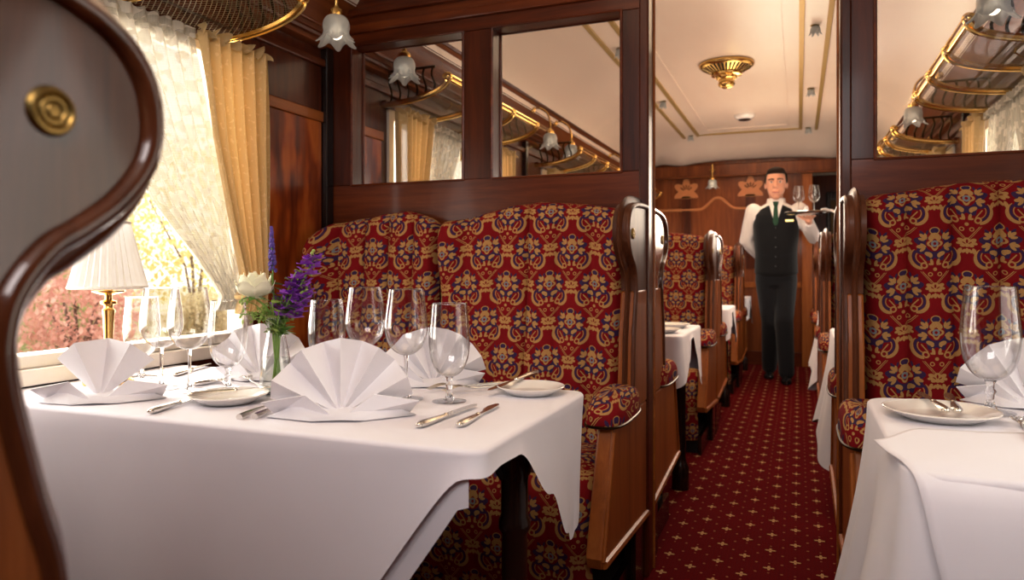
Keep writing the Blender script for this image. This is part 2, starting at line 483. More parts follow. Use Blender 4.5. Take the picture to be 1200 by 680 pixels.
def curtain_build(nt, bs):
    t = nt.nodes.new('ShaderNodeUVMap')
    nz = noise(nt, t.outputs[0], 9, 3); sp = noise(nt, t.outputs[0], 60, 2)
    nt.links.new(mixc(nt, (sp.gt(.62)) * .5, mixc(nt, nz, (.54,.39,.17), (.64,.48,.24)), (.74,.60,.36)), bs.inputs['Base Color'])
    bs.inputs['Roughness'].default_value = .7; bs.inputs['Sheen Weight'].default_value = .4
    tl = nt.nodes.new('ShaderNodeBsdfTranslucent'); tl.inputs[0].default_value = (.75,.5,.18,1)
    mx = nt.nodes.new('ShaderNodeMixShader'); mx.inputs[0].default_value = .15
    nt.links.new(bs.outputs[0], mx.inputs[1]); nt.links.new(tl.outputs[0], mx.inputs[2]); nt.links.new(mx.outputs[0], nt.nodes['Material Output'].inputs[0])
M['curtain'] = alpha_mat('gold_curtain_cloth', curtain_build)
def net_build(nt, bs):
    t = nt.nodes.new('ShaderNodeUVMap'); sp = nt.nodes.new('ShaderNodeSeparateXYZ'); nt.links.new(t.outputs[0], sp.inputs[0])
    u = X(nt, sp.outputs[0]); v = X(nt, sp.outputs[1])
    p = ((u + v * .8) / .017).frac() - .5; q = ((u - v * .8) / .017).frac() - .5
    w = (p.abs().lt(.10)).max(q.abs().lt(.10))
    bs.inputs['Base Color'].default_value = (.22,.16,.085,1); bs.inputs['Metallic'].default_value = .2; bs.inputs['Roughness'].default_value = .5
    nt.links.new(w.val, bs.inputs['Alpha'])
M['net'] = alpha_mat('string_net', net_build)
# pleated lamp shade
m, nt, bs = newmat('lamp_shade_cloth')
nt.links.new(mixc(nt, noise(nt, coords(nt), 30), (.80,.78,.76), (.88,.86,.84)), bs.inputs['Base Color']); bs.inputs['Roughness'].default_value = .9
tl = nt.nodes.new('ShaderNodeBsdfTranslucent'); tl.inputs[0].default_value = (.85,.83,.8,1)
mx = nt.nodes.new('ShaderNodeMixShader'); mx.inputs[0].default_value = .25
nt.links.new(bs.outputs[0], mx.inputs[1]); nt.links.new(tl.outputs[0], mx.inputs[2]); nt.links.new(mx.outputs[0], nt.nodes['Material Output'].inputs[0])
M['shade'] = m
# ------------------------------------------------------------------ the carriage shell
XL, XR, XC = -1.70, .84, -.43
AL, AR = -.453, .115                       # aisle faces of the seats, left and right
Y0, Y1 = -.9, 7.90
WIN = [(.55, 1.90), (2.75, 4.07), (4.80, 6.10), (6.75, 7.62)]
WZ0, WZ1 = .765, 1.71
TZ_ = .72

struct(MB().box(XL - .05, XR + .05, Y0, Y1 + 1.4, -.06, 0).build('floor', M['carpet'], smooth=0))
def side_wall(name, xa, xb):
    b = MB()
    b.box(xa, xb, Y0, Y1, 0, WZ0); b.box(xa, xb, Y0, Y1, WZ1, 2.34)
    ys = [Y0] + [v for w in WIN for v in w] + [Y1]
    for i in range(0, len(ys), 2): b.box(xa, xb, ys[i], ys[i+1], WZ0, WZ1)
    return struct(b.build(name, M['mahogany'], smooth=0))
side_wall('wall_left', XL - .07, XL); side_wall('wall_right', XR, XR + .07)
for k, (a, b) in enumerate(WIN):
    for s, xw in ((-1, XL), (1, XR)):
        n = 2 * k + (1 if s < 0 else 2)
        fr = MB(); d = .045
        x0, x1 = (xw - .06, xw + .012) if s < 0 else (xw - .012, xw + .06)
        fr.box(x0, x1, a, a + d, WZ0, WZ1).box(x0, x1, b - d, b, WZ0, WZ1).box(x0, x1, a + d, b - d, WZ1 - d, WZ1).box(x0, x1, a + d, b - d, WZ0, WZ0 + .03)
        o = struct(fr.build('window_%d' % n, M['white'], smooth=0, bevel=.004))  # white frame colour stands in for the window glare on it
        xg = xw - s * -.03
        MB().box(xg - .003, xg + .003, a + d, b - d, WZ0 + .03, WZ1 - d).build('pane', M['pane'], o, smooth=0)
        MB().box(xw - .03 if s > 0 else xw, xw if s > 0 else xw + .03, a, b, TZ_ + .004, WZ0 - .002).build('window_sill', M['white'], o, smooth=0, bevel=.004)  # sill whitened too, daylight glare put into its colour

# ceiling: barrel profile, dipping at the far end
half = [(0, 2.30), (.2, 2.300), (.4, 2.296), (.55, 2.285), (.68, 2.268), (.80, 2.240), (.90, 2.205), (.98, 2.165), (1.05, 2.115), (1.10, 2.065), (1.14, 2.0)]
def ceil_z(x, y):
    z = interp(half, abs(x - XC))
    return z - .15 * sst(7.12, 7.85, y) * sst(1.1, .7, abs(x - XC))
def cf(u, v):
    x = lerp(XC - 1.14, XC + 1.14, u); y = lerp(Y0, Y1, v)
    return (x, y, ceil_z(x, y))
struct(MB().grid(cf, 48, 60).build('ceiling', M['cream_ceiling']))
# gilt ceiling mouldings
def strip(name, x, w, y0, y1, mat, h=.012):
    b = MB(); n = 30
    for i in range(n):
        ya, yb = lerp(y0, y1, i/n), lerp(y0, y1, (i+1)/n); z = ceil_z(x, (ya+yb)/2)
        b.box(x - w/2, x + w/2, ya, yb, z - h, z + .004)
    return struct(b.build(name, mat, smooth=0))
k = 0
for x, w in ((-.905, .026), (-1.035, .024), (.015, .026), (.148, .024)):
    k += 1; strip('trim_%d' % k, x, w, -.2, 7.12, M['gold_trim'])
k += 1; struct(MB().box(-.918, .028, 7.10, 7.13, 2.285, 2.312).build('trim_%d' % k, M['gold_trim'], smooth=0))
for x in (-.80, -.09):
    k += 1; strip('trim_%d' % k, x, .018, -.2, 6.9, M['cream_ceiling'], .006)
k += 1; struct(MB().box(-.80, -.09, 6.89, 6.908, 2.29, 2.31).build('trim_%d' % k, M['cream_ceiling'], smooth=0))
# wooden cornice along both sides with two raised beads
for s in (-1, 1):
    def pt(d, z): return (XC + s * d, z)
    poly = [pt(1.27, 1.84), pt(1.235, 1.845), pt(1.215, 1.875), pt(1.155, 1.985), pt(1.13, 2.02), pt(1.105, 2.045), pt(1.10, 2.075), pt(1.14, 2.10), pt(1.27, 2.10)]
    k += 1; struct(MB().prism(poly, 'y', Y0, Y1).build('trim_%d' % k, M['cornice'], smooth=30))
    for d, z, r in ((1.112, 2.055, .014), (1.142, 2.01, .008), (1.22, 1.868, .013), (1.195, 1.895, .007)):
        k += 1; struct(MB().tube([(XC + s*d, Y0, z), (XC + s*d, Y1, z)], r, 8).build('trim_%d' % k, M['cornice'] if r < .012 else M['mahogany_y']))
# veneer panels on the piers between the windows
for s, xw in ((-1, XL), (1, XR)):
    xi = xw - s * .006; xo = xw + s * .01
    piers = [(1.945, 2.275), (2.44, 2.70), (4.12, 4.40), (4.50, 4.76), (6.14, 6.42), (6.52, 6.76)]
    for a, b in piers:
        k += 1; struct(MB().box(xi, xo, a, b, .40, 1.56).build('trim_%d' % k, M['panel_wood'], smooth=0, bevel=.003))
        k += 1; struct(MB().box(xi - s*.006, xo, a - .01, b + .01, 1.56, 1.60).build('trim_%d' % k, M['rail_wood'], smooth=0, bevel=.004))
        k += 1; struct(MB().box(xi, xo, a, b, 1.60, 1.80).build('trim_%d' % k, M['mahogany'], smooth=0, bevel=.003))
    for y in (2.30, 2.42, 4.45, 6.47):                      # dark pilasters
        k += 1; struct(MB().box(xw - s * .03, xo, y - .022, y + .022, 0, 1.86).build('trim_%d' % k, M['black_wood'], smooth=0, bevel=.006))
    k += 1; struct(MB().box(xw - s * .02, xo, Y0, Y1, WZ1 + .06, WZ1 + .09).build('trim_%d' % k, M['mahogany_y'], smooth=0, bevel=.006))

# glazed partition across the carriage behind the first seats
PY0, PY1 = 2.32, 2.40
def partition(name, x0, x1, panes, aisle):
    xs = [x0] + [v for p in panes for v in p] + [x1]
    pz0, pz1 = 1.318, 1.85
    b = MB()
    b.box(x0, x1, PY0, PY1, 0, pz0)
    b.box(x0, x1, PY0, PY1, pz1, 2.28)
    o = struct(b.build(name, M['mahogany_x'], smooth=0))
    for i in range(0, len(xs), 2):
        MB().box(xs[i], xs[i+1], PY0, PY1, pz0, pz1).build('post', M['mahogany'], o, smooth=0, bevel=.004)
    for (a, c) in panes:
        MB().box(a, c, 2.357, 2.363, pz0, pz1).build('pane', M['pane'], o, smooth=0)
        for yy in (PY0 - .006, PY1 - .006):
            f = MB(); w = .012
            f.box(a - .004, a + w - .006, yy, yy + .012, pz0 - .004, pz1 + .004).box(c - w + .006, c + .004, yy, yy + .012, pz0 - .004, pz1 + .004)
            f.box(a, c, yy, yy + .012, pz0 - .004, pz0 + w - .008).box(a, c, yy, yy + .012, pz1 - w + .008, pz1 + .004)
            f.build('pane_moulding', M['mahogany_x'], o, smooth=0, bevel=.004)
    MB().box(x0, x1, PY0 - .014, PY1 + .014, 1.895, 1.93).build('rail_moulding', M['mahogany_x'], o, smooth=0, bevel=.006)
    MB().box(x0, x1, PY0 - .02, PY1 + .02, 1.96, 1.985).build('rail_moulding', M['mahogany_x'], o, smooth=0, bevel=.006)
    # full-height aisle post
    s = 1 if aisle == x1 else -1
    MB().box(aisle - s * .03, aisle + s * .002, PY0 - .004, PY1 + .004, 0, 1.98).build('post', M['mahogany'], o, smooth=0, bevel=.006)
    MB().tube([(aisle + s*.002, PY1 + .002, 0), (aisle + s*.002, PY1 + .002, 1.98)], .006, 8).build('post_bead', M['rail_wood'], o)
    return o
partition('wall_partition_left', XL, AL, [(-1.59, -1.115), (-1.005, -.54)], AL)
partition('wall_partition_right', AR, XR, [(.205, .75)], AR)
struct(MB().box(AL, AR, PY0, PY1, 2.06, 2.28).build('wall_partition_header', M['mahogany_x'], smooth=0))

# far end wall with doorway on the right
DX0, DX1 = .13, .80
b = MB(); b.box(XL, DX0 - .08, Y1, Y1 + .08, 0, 2.32); b.box(DX1, XR, Y1, Y1 + .08, 0, 2.32); b.box(DX0 - .08, DX1, Y1, Y1 + .08, 2.03, 2.32)
struct(b.build('wall_end', M['end_wood'], smooth=0))
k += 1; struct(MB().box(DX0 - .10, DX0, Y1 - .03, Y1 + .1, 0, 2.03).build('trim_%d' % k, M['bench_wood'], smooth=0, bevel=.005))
k += 1; struct(MB().box(XL, XR, Y1 - .06, Y1, 1.985, 2.105).build('trim_%d' % k, M['end_wood'], smooth=0, bevel=.01))
k += 1; struct(MB().box(XL, XR, Y1 - .085, Y1, 1.97, 1.99).build('trim_%d' % k, M['cornice'], smooth=0, bevel=.006))
k += 1; struct(MB().box(XL, DX0 - .1, Y1 - .02, Y1, .0, .14).build('baseboard_end', M['mahogany_x'], smooth=0))
# inlaid flowers, columns and a scrolling line on the end wall
def inlay_flower(x, z):
    global k
    b = MB(); y = Y1 - .006; q = []
    for i in range(57):
        a = rad(lerp(-118, 118, i / 56)); r = .085 + .055 * abs(cos(a * 3.05)) ** 1.5
        q.append((x + r * sin(a), z + r * cos(a) * 1.05))
    b.prism(q, 'y', y, Y1)
    dk = MB()
    for a in (-.9, -.45, 0, .45, .9): dk.tube([(x + .03*sin(a), y - .001, z + .03*cos(a)), (x + .075*sin(a), y - .001, z + .075*cos(a))], .006, 6)
    k += 1; struct(dk.build('trim_%d' % k, M['end_wood']))
    b.box(x - .045, x + .045, y, Y1, z - .075, z - .045); b.prism([(x - .05, z - .05), (x + .05, z - .05), (x + .03, z), (x - .03, z)], 'y', y - .001, Y1)
    k += 1; struct(b.build('trim_%d' % k, M['inlay'], smooth=0))
    k += 1; struct(MB().box(x - .045, x + .045, Y1 - .012, Y1, 1.0, z - .075).build('trim_%d' % k, M['mahogany'], smooth=0, bevel=.004))
for x in (-1.13, -.47): inlay_flower(x, 1.83)
path = [(-1.69, 1.635), (-1.3, 1.635), (-1.02, 1.635), (-.95, 1.65), (-.89, 1.70), (-.84, 1.745), (-.80, 1.755), (-.76, 1.745), (-.71, 1.70), (-.65, 1.65), (-.58, 1.635), (-.4, 1.635), (-.1, 1.635)]
k += 1; struct(MB().tube([(p[0], Y1, p[1]) for p in catmull([(a, c, 0) for a, c in path], 4)], .016, 6).build('trim_%d' % k, M['inlay']))
k += 1; struct(MB().box(XL, DX0 - .1, Y1 - .015, Y1, .80, .86).build('trim_%d' % k, M['rail_wood'], smooth=0, bevel=.005))
# vestibule beyond the doorway
struct(MB().box(-.4, 1.4, Y1 + 1.3, Y1 + 1.35, 0, 2.3).build('wall_vestibule', M['mahogany'], smooth=0))
b = MB(); b.box(-.4, -.35, Y1 + .08, Y1 + 1.3, 0, 2.3).box(1.35, 1.4, Y1 + .08, Y1 + 1.3, 0, 2.3)
struct(b.build('wall_vestibule_sides', M['mahogany'], smooth=0))
struct(MB().box(-.4, 1.4, Y1 + .08, Y1 + 1.3, 2.10, 2.14).build('ceiling_vestibule', M['cream_ceiling'], smooth=0))
b = MB(); b.box(.30, .62, Y1 + 1.26, Y1 + 1.3, 0, 1.9)
o = struct(b.build('door_1', M['black_wood'], smooth=0, bevel=.01))
MB().box(.34, .58, Y1 + 1.25, Y1 + 1.262, 1.1, 1.8).build('door_panel', M['iron'], o, smooth=0, bevel=.008)
struct(MB().box(XL - .07, XR + .07, Y0 - .06, Y0, 0, 2.32).build('wall_rear', M['mahogany'], smooth=0))

# ------------------------------------------------------------------ seats
WPROF = [(.575,-.235),(.66,-.226),(.79,-.216),(.853,-.200),(.906,-.187),(.933,-.182),(.96,-.182),(.984,-.190),(1.008,-.210),(1.021,-.231),(1.044,-.262),(1.075,-.286),(1.108,-.293),(1.145,-.285),(1.175,-.258),(1.192,-.215),(1.202,-.15),(1.206,-.06),(1.206,-.004)]
def make_bench(W, sx, ztop, sections, label, group, wm='wing'):
    """seat facing -Y, back plane at y=0, aisle face at x=0, body towards sx*x"""
    root = thing('railway_seat', label, 'seat', group=group)
    def bx(b, t0, t1, *r): return b.box(sx * t0, sx * t1, *r)
    # backrest(s)
    def wall_ear(t, z): return .085 * sst(W - .14, W - .025, t) * sst(.80, 1.02, z) * sst(1.2, 1.1, z)
    def back(t0, t1, first):
        def yf(t, z):
            # pillowed edges, vertical channels, forward curling ears
            e = min(t - t0, t1 - t)
            edge = math.sqrt(clamp(1 - (1 - clamp(e / .035)) ** 2))
            ch = abs(sin(PI * (t - t0) / ((t1 - t0) / round((t1 - t0) / .105))))
            base = .125 - .055 * (z - .46) / .75
            ear = .05 * sst(.14, .0, (t1 - t)) * sst(.88, 1.08, z) if not first or W > 1 else 0
            ear += (.012 * sst(.1, 0, t - t0) * sst(.9, 1.1, z))
            lum = .018 * math.exp(-((z - .68) / .13) ** 2)
            return -(base + lum + ear + .024 * ch ** .5) * (.35 + .65 * edge) - wall_ear(t, z)
        NV1 = 18; NV = 26
        def zt(t):
            e = min(t - t0, t1 - t)
            return interp(ztop, t) - .030 * (1 - math.sqrt(clamp(1 - (1 - clamp(e / .04)) ** 2)))
        def fn(u, v):
            t = lerp(t0, t1, u); Z = zt(t); j = v * NV
            r = (-yf(t, Z) - .004) / 2
            if j <= NV1:
                z = lerp(.38, Z - r, j / NV1); return (sx * t, yf(t, z), z)
            a = (j - NV1) / (NV - NV1) * PI
            yt = yf(t, Z - r)
            r2 = (-yt - .004) / 2
            return (sx * t, -.004 - r2 - r2 * cos(a), Z - r + r * sin(a))
        def uvf(u, v):
            t = lerp(t0, t1, u); Z = zt(t); j = v * NV
            if j <= NV1: return (t, lerp(.38, Z - .05, j / NV1))
            return (t, Z - .05 + (j - NV1) / (NV - NV1) * .15)
        b = MB().grid(fn, max(24, int((t1 - t0) * 130)), NV, uvf, flip=(sx < 0))
        b.build('backrest', M['damask'], root, smooth=60)
    for i, (a, c) in enumerate(sections): back(a, c, i == 0)
    # seat cushion, upholstered down to the base
    prof = [(-.09,.44),(-.16,.462),(-.26,.474),(-.36,.476),(-.44,.470),(-.49,.455),(-.525,.425),(-.543,.38),(-.548,.32),(-.545,.26),(-.535,.19),(-.52,.12),(-.505,.075)]
    sm = catmull([(0, p[0], p[1]) for p in prof], 3); L = [0]
    for p, q in zip(sm, sm[1:]): L.append(L[-1] + (q - p).length)
    t0, t1 = .050, W - .005; n = len(sm) - 1
    def fs(u, v):
        t = lerp(t0, t1, u); i = min(int(round(v * n)), n); p = sm[i]
        e = min(t - t0, t1 - t); edge = 1 - math.sqrt(clamp(1 - (1 - clamp(e / .05)) ** 2))
        ch = abs(sin(PI * (t - t0) / ((t1 - t0) / round((t1 - t0) / .105)))) ** .6
        k2 = .010 * (1 - ch) + .035 * edge
        fr = clamp((-p.y - .40) / .1)
        return (sx * t, p.y + k2 * fr, p.z - k2 * (1 - fr) * .8)
    MB().grid(fs, int((t1 - t0) * 120), n, lambda u, v: (lerp(t0, t1, u), .40 - L[min(int(round(v * n)), n)]), flip=(sx > 0)).build('seat_cushion', M['damask'], root, smooth=60)
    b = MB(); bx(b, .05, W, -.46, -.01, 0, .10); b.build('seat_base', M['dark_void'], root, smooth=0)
    b = MB(); bx(b, .05, W, -.06, -.002, .10, 1.05); b.build('back_frame', M['black_wood'], root, smooth=0)
    # aisle end: panel with armrest, wing above
    low = [(-.003, .20), (-.56, .24), (-.572, .27), (-.452, .575), (-.003, .575)]
    b = MB().prism([(p[0], p[1]) for p in low], 'x', sx * .004, sx * .047)
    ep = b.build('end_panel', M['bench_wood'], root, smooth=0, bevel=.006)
    b = MB().tube([(sx*.002, -.01, .213), (sx*.002, -.556, .252)], .011, 8); b.tube([(sx*.002, -.564, .262), (sx*.002, -.455, .565)], .006, 8)
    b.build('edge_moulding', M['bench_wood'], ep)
    b = MB(); bx(b, .01, .047, -.14, -.003, 0, .20); bx(b, .03, .05, -.50, -.14, 0, .10); b.build('end_base', M['black_wood'], root, smooth=0)
    sp = [(p[1], p[0]) for p in WPROF]
    stile = [(y, z) for y, z in sp if z <= .935]
    b = MB().prism(stile + [(-.003, .935), (-.003, .575)], 'x', sx * .003, sx * .047)
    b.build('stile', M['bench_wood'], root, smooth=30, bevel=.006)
    cur = catmull([(0, y, z) for y, z in sp if z >= .925], 3)
    b = MB().prism([(p.y, p.z) for p in cur] + [(-.003, .925)], 'x', sx * .005, sx * .046)
    wg = b.build('wing', M[wm], root, smooth=30)
    full = catmull([(0, y, z) for y, z in sp], 4)
    b = MB()
    for tt in (.004,):
        pts = []
        for i, p in enumerate(full):
            d = full[min(i+1, len(full)-1)] - full[max(i-1, 0)]; d.normalize()
            nrm = Vector((0, d.z, -d.y))            # inward
            if nrm.y < 0 and d.z > 0: nrm = -nrm
            q = p + nrm * .008
            pts.append((sx * tt, q.y, q.z))
        b.tube(pts, .0085, 10)
    ed = [(sx * .025, p.y + .005, p.z) for p in full]
    b.tube(ed, .009, 8, squash=2.4)
    b.build('rim_moulding', M[wm], wg, smooth=60)
    # inner bead line on the wing face
    b = MB()
    b.lathe([(0, .0045), (.004, .004), (.0055, .0022), (.007, .004), (.009, .004), (.0105, .002), (.0125, .0045), (.0150, .004), (.0168, .001), (.017, 0)], seg=28)
    R = Matrix.Rotation(-sx * PI/2, 4, 'Y'); b.xf(Matrix.Translation((sx * .005, -.206, 1.104)) @ R)
    b.build('brass_button', M['brass_old'], wg)
    # armrest pad
    c = Vector((sx * .035, -.315, .578)); nu, nv = 28, 16
    def pad(u, v):
        a = u * 2 * PI; ph = lerp(-PI/2, PI/2, v)
        def se(q, e): return math.copysign(abs(q) ** e, q)
        X_ = .056 * se(cos(ph), .45) * se(cos(a), .6); Y_ = .165 * se(cos(ph), .45) * se(sin(a), .6); Z_ = se(sin(ph), .6)
        Z_ = Z_ * (.082 if Z_ > 0 else .004)
        Z_ *= 1 - .22 * sst(0, -.165, Y_) if Z_ > 0 else 1
        return (c.x + X_, c.y + Y_, c.z + Z_)
    pd = MB().grid(pad, nu, nv, lambda u, v: ((u * .44), v * .22 + .03)).build('armrest_pad', M['damask'], root, smooth=60)
    b = MB(); pts = []
    for i in range(40):
        a = 2 * PI * i / 40
        def se(q, e): return math.copysign(abs(q) ** e, q)
        pts.append((c.x + .056 * se(cos(a), .6), c.y + .165 * se(sin(a), .6), .580))
    b.tube(pts, .004, 6, closed=True)
    b.build('nail_trim', M['iron'], pd)
    return root

ZL = [(.06,1.190),(.2,1.212),(.35,1.224),(.46,1.212),(.56,1.188),(.64,1.170),(.72,1.165),(.78,1.190),(.85,1.208),(.93,1.204),(1.0,1.190),(1.08,1.182),(1.15,1.168),(1.20,1.13),(1.24,1.05)]
ZR = [(.05,1.205),(.15,1.215),(.27,1.232),(.40,1.238),(.52,1.228),(.64,1.19),(.72,1.12)]
SL = [(.052, .715), (.722, 1.225)]; SR = [(.052, .705)]
GL = 'red damask seats left of the aisle'; GR = 'red damask seats right of the aisle'
YB = {1: (.12, 2.318), 2: (2.402, 4.44), 3: (4.48, 6.46), 4: (6.50, 7.87)}
lf = make_bench(1.235, -1, ZL, SL, 'wide red damask double seat under the glazed partition, facing the largest white table', None)
lf.location = (AL, YB[1][1], 0)
ln = make_bench(1.235, 1, ZL, SL, 'curved dark mahogany seat end with brass button, blurred at the left edge of the picture', None, 'wing_gloss')
ln.location = (AL, YB[1][0], 0); ln.rotation_euler = (0, 0, PI)
rf = make_bench(.715, 1, ZR, SR, 'single red damask seat behind the nearest right hand table and its large wine glass', None)
rf.location = (AR, YB[1][1], 0)
rn = make_bench(.715, -1, ZR, SR, 'single red damask seat with its back to the viewer before the nearest right hand table', None)
rn.location = (AR, YB[1][0], 0); rn.rotation_euler = (0, 0, PI)
ordn = {2: 'second', 3: 'third', 4: 'fourth'}
for bay in (2, 3, 4):
    if bay < 4: dup(lf, (AL, YB[bay][1], 0), 0, 'red damask double seat facing the viewer behind the %s left table' % ordn[bay])
    dup(ln, (AL, YB[bay][0], 0), PI, 'dark seat back seen from behind before the %s left table' % ordn[bay])
    if bay < 4: dup(rf, (AR, YB[bay][1], 0), 0, 'red damask single seat facing the viewer behind the %s right table' % ordn[bay])
    dup(rn, (AR, YB[bay][0], 0), PI, 'dark single seat back seen from behind before the %s right table' % ordn[bay])
# ------------------------------------------------------------------ tables and cloths
TZ = .72
def make_table(x0, x1, y0, y1, s, label):
    """s=+1: aisle end is x1 (left tables); s=-1: aisle end is x0"""
    ax = x1 if s > 0 else x0; yc = (y0 + y1) / 2 - .03
    root = thing('dining_table', label, 'table', (ax, yc, 0), 0, None)
    MB().box(x0 - ax + .02, x1 - ax - .02, y0 - yc + .02, y1 - yc - .02, TZ - .03, TZ - .004).build('tabletop', M['mahogany_x'], root, smooth=0, bevel=.006)
    lx = -s * .045
    prof = [(.030, 0), (.030, .10), (.023, .12), (.019, .14), (.019, .50), (.0235, .51), (.0235, .525), (.020, .535), (.020, .60), (.024, .63), (.026, .66)]
    b = MB().lathe([(r*1.3, z) for r, z in prof], (lx, 0, 0), 24, cap=True)
    br = catmull([(0, -.012, .61), (0, -.03, .645), (0, -.06, .672), (0, -.10, .69)], 4)
    lg = b.build('leg', M['black_wood'], root)
    poly = [(p.y, p.z) for p in br] + [(.10, .69), (.06, .672), (.03, .645), (.012, .61)]
    MB().prism(poly, 'x', lx - .028, lx + .028).build('bracket', M['black_wood'], lg, smooth=30, bevel=.008)
    poly = [(lx - s*.02, .60), (lx - s*.05, .645), (lx - s*.16, .69), (lx + s*.03, .69), (lx + s*.02, .60)]
    MB().prism(poly, 'y', -.026, .026).build('bracket', M['black_wood'], lg, smooth=30, bevel=.006)
    return root

def make_cloth(x0, x1, y0, y1, hem, label, rc=.03, wave=.006, nv=16, z=TZ, seed=0, freq=30):
    """hem(px, py, nx, ny) -> (drop, flare, shift_x, shift_y)"""
    per = []; st = .012
    def edge(ax, ay, bx_, by, nx, ny):
        L = math.hypot(bx_ - ax, by - ay); n = max(2, int(L / st))
        for i in range(n): per.append((lerp(ax, bx_, i/n), lerp(ay, by, i/n), nx, ny))
    def arc(cx, cy, a0):
        for i in range(8):
            a = a0 + PI/2 * i/8; per.append((cx + rc*cos(a), cy + rc*sin(a), cos(a), sin(a)))
    edge(x0+rc, y0, x1-rc, y0, 0, -1); arc(x1-rc, y0+rc, -PI/2)
    edge(x1, y0+rc, x1, y1-rc, 1, 0); arc(x1-rc, y1-rc, 0)
    edge(x1-rc, y1, x0+rc, y1, 0, 1); arc(x0+rc, y1-rc, PI/2)
    edge(x0, y1-rc, x0, y0+rc, -1, 0); arc(x0+rc, y0+rc, PI)
    n = len(per); vs = []; fs = []; cx, cy = (x0+x1)/2, (y0+y1)/2
    rings = []
    # top rings
    for q in (0.0, .35, .7, .9, .97):
        rings.append([(lerp(cx, p[0] - p[2]*.008, q), lerp(cy, p[1] - p[3]*.008, q), z + .0006*sin(p[0]*37+seed)*q*(1-q)*4) for p in per])
    L = 0; arcl = [0]
    for i in range(1, n): arcl.append(arcl[-1] + math.hypot(per[i][0]-per[i-1][0], per[i][1]-per[i-1][1]))
    R = .009
    for a in (0, 30, 60, 85):
        rings.append([(p[0] + p[2]*(R*sin(rad(a)) - .004), p[1] + p[3]*(R*sin(rad(a)) - .004), z - R*(1-cos(rad(a)))) for p in per])
    for j in range(1, nv + 1):
        t = j / nv; row = []
        for i, p in enumerate(per):
            d, fl, sx_, sy_ = hem(*p)
            d = max(d, .014)
            w = wave * (d / .3) * t ** 1.2 * (sin(arcl[i]*freq + seed) + .5*sin(arcl[i]*freq*1.73 + 1.3*seed))
            o = fl * t ** 1.4 + w + .005 + R * .0
            row.append((p[0] + p[2]*o + sx_*t, p[1] + p[3]*o + sy_*t, z - R - (d - R)*t))
        rings.append(row)
    for r in rings: vs += r
    for j in range(len(rings) - 1):
        for i in range(n):
            k2 = (i + 1) % n
            fs.append((j*n+i, j*n+k2, (j+1)*n+k2, (j+1)*n+i))
    o = MB().add(vs, fs).build('tablecloth', M['linen'], None, smooth=80)
    tag(o, label, 'tablecloth'); return o

LX0, LX1 = -1.685, -.455
# first table, left
Y = (1.0, 1.585)
make_table(LX0, LX1, *Y, 1, 'dark wooden table with turned leg under the largest white cloth on the left')
H1 = [(1.0,(.045,.005,0,0)),(1.07,(.036,.006,0,0)),(1.14,(.038,.006,0,0)),(1.30,(.15,.012,0,0)),(1.40,(.26,.014,0,0)),(1.47,(.285,.014,0,-.035)),(1.56,(.27,.012,0,-.09)),(1.6,(.25,.01,0,-.11))]
def hem1(px, py, nx, ny):
    near = (clamp(.040 + 1.45 * math.sqrt(max(0, -.47 - px)**2 + .0009) - .0435 if px < -.47 else .040, 0.03, .50), .012, 0, 0)
    a = interp(H1, py, True) if nx > 0 else (.02, 0, 0, 0)
    far = (.20, .01, 0, -.02)
    nf = near if ny < 0 else far
    w = ny * ny
    return tuple(lerp(p, q, w) for p, q in zip(a, nf))
c1 = make_cloth(LX0, LX1, *Y, hem1, 'large white linen cloth on the nearest left table set with fan napkins and glasses', wave=.004, seed=1, freq=14)
def under(u, v):
    px = lerp(-1.66, -.47, u); d0 = .02; d1 = clamp(.075 + 1.42 * max(0, -.485 - px), 0, .56)
    return (px, 1.0 - .004 + .004*sin(px*20)*v, TZ - .012 - lerp(d0, d1, v))
MB().grid(under, 60, 8).build('under_layer', M['linen'], c1, smooth=80)

# following tables, left
for bay, (ya, yb), nm in ((2, (3.02, 3.66), 'second'), (3, (5.12, 5.76), 'third'), (4, (7.16, 7.72), 'fourth')):
    make_table(LX0, LX1, ya, yb, 1, 'dark wooden table under the %s white cloth along the left of the aisle' % nm)
    c = (ya + yb) / 2
    HH = [(ya,(.20,.012,0,0)),(c-.14,(.13,.012,0,0)),(c-.08,(.035,.006,0,0)),(c-.01,(.03,.006,0,0)),(c+.08,(.12,.012,0,0)),(c+.16,(.27,.014,0,0)),(yb,(.24,.014,0,-.07))]
    def hem2(px, py, nx, ny, HH=HH):
        a = interp(HH, py, True) if nx > 0 else (.02, 0, 0, 0)
        return tuple(lerp(p, q, ny*ny) for p, q in zip(a, (.22, .012, 0, 0)))
    make_cloth(LX0, LX1, ya, yb, hem2, 'white linen cloth on the %s table along the left of the aisle' % nm, seed=bay)
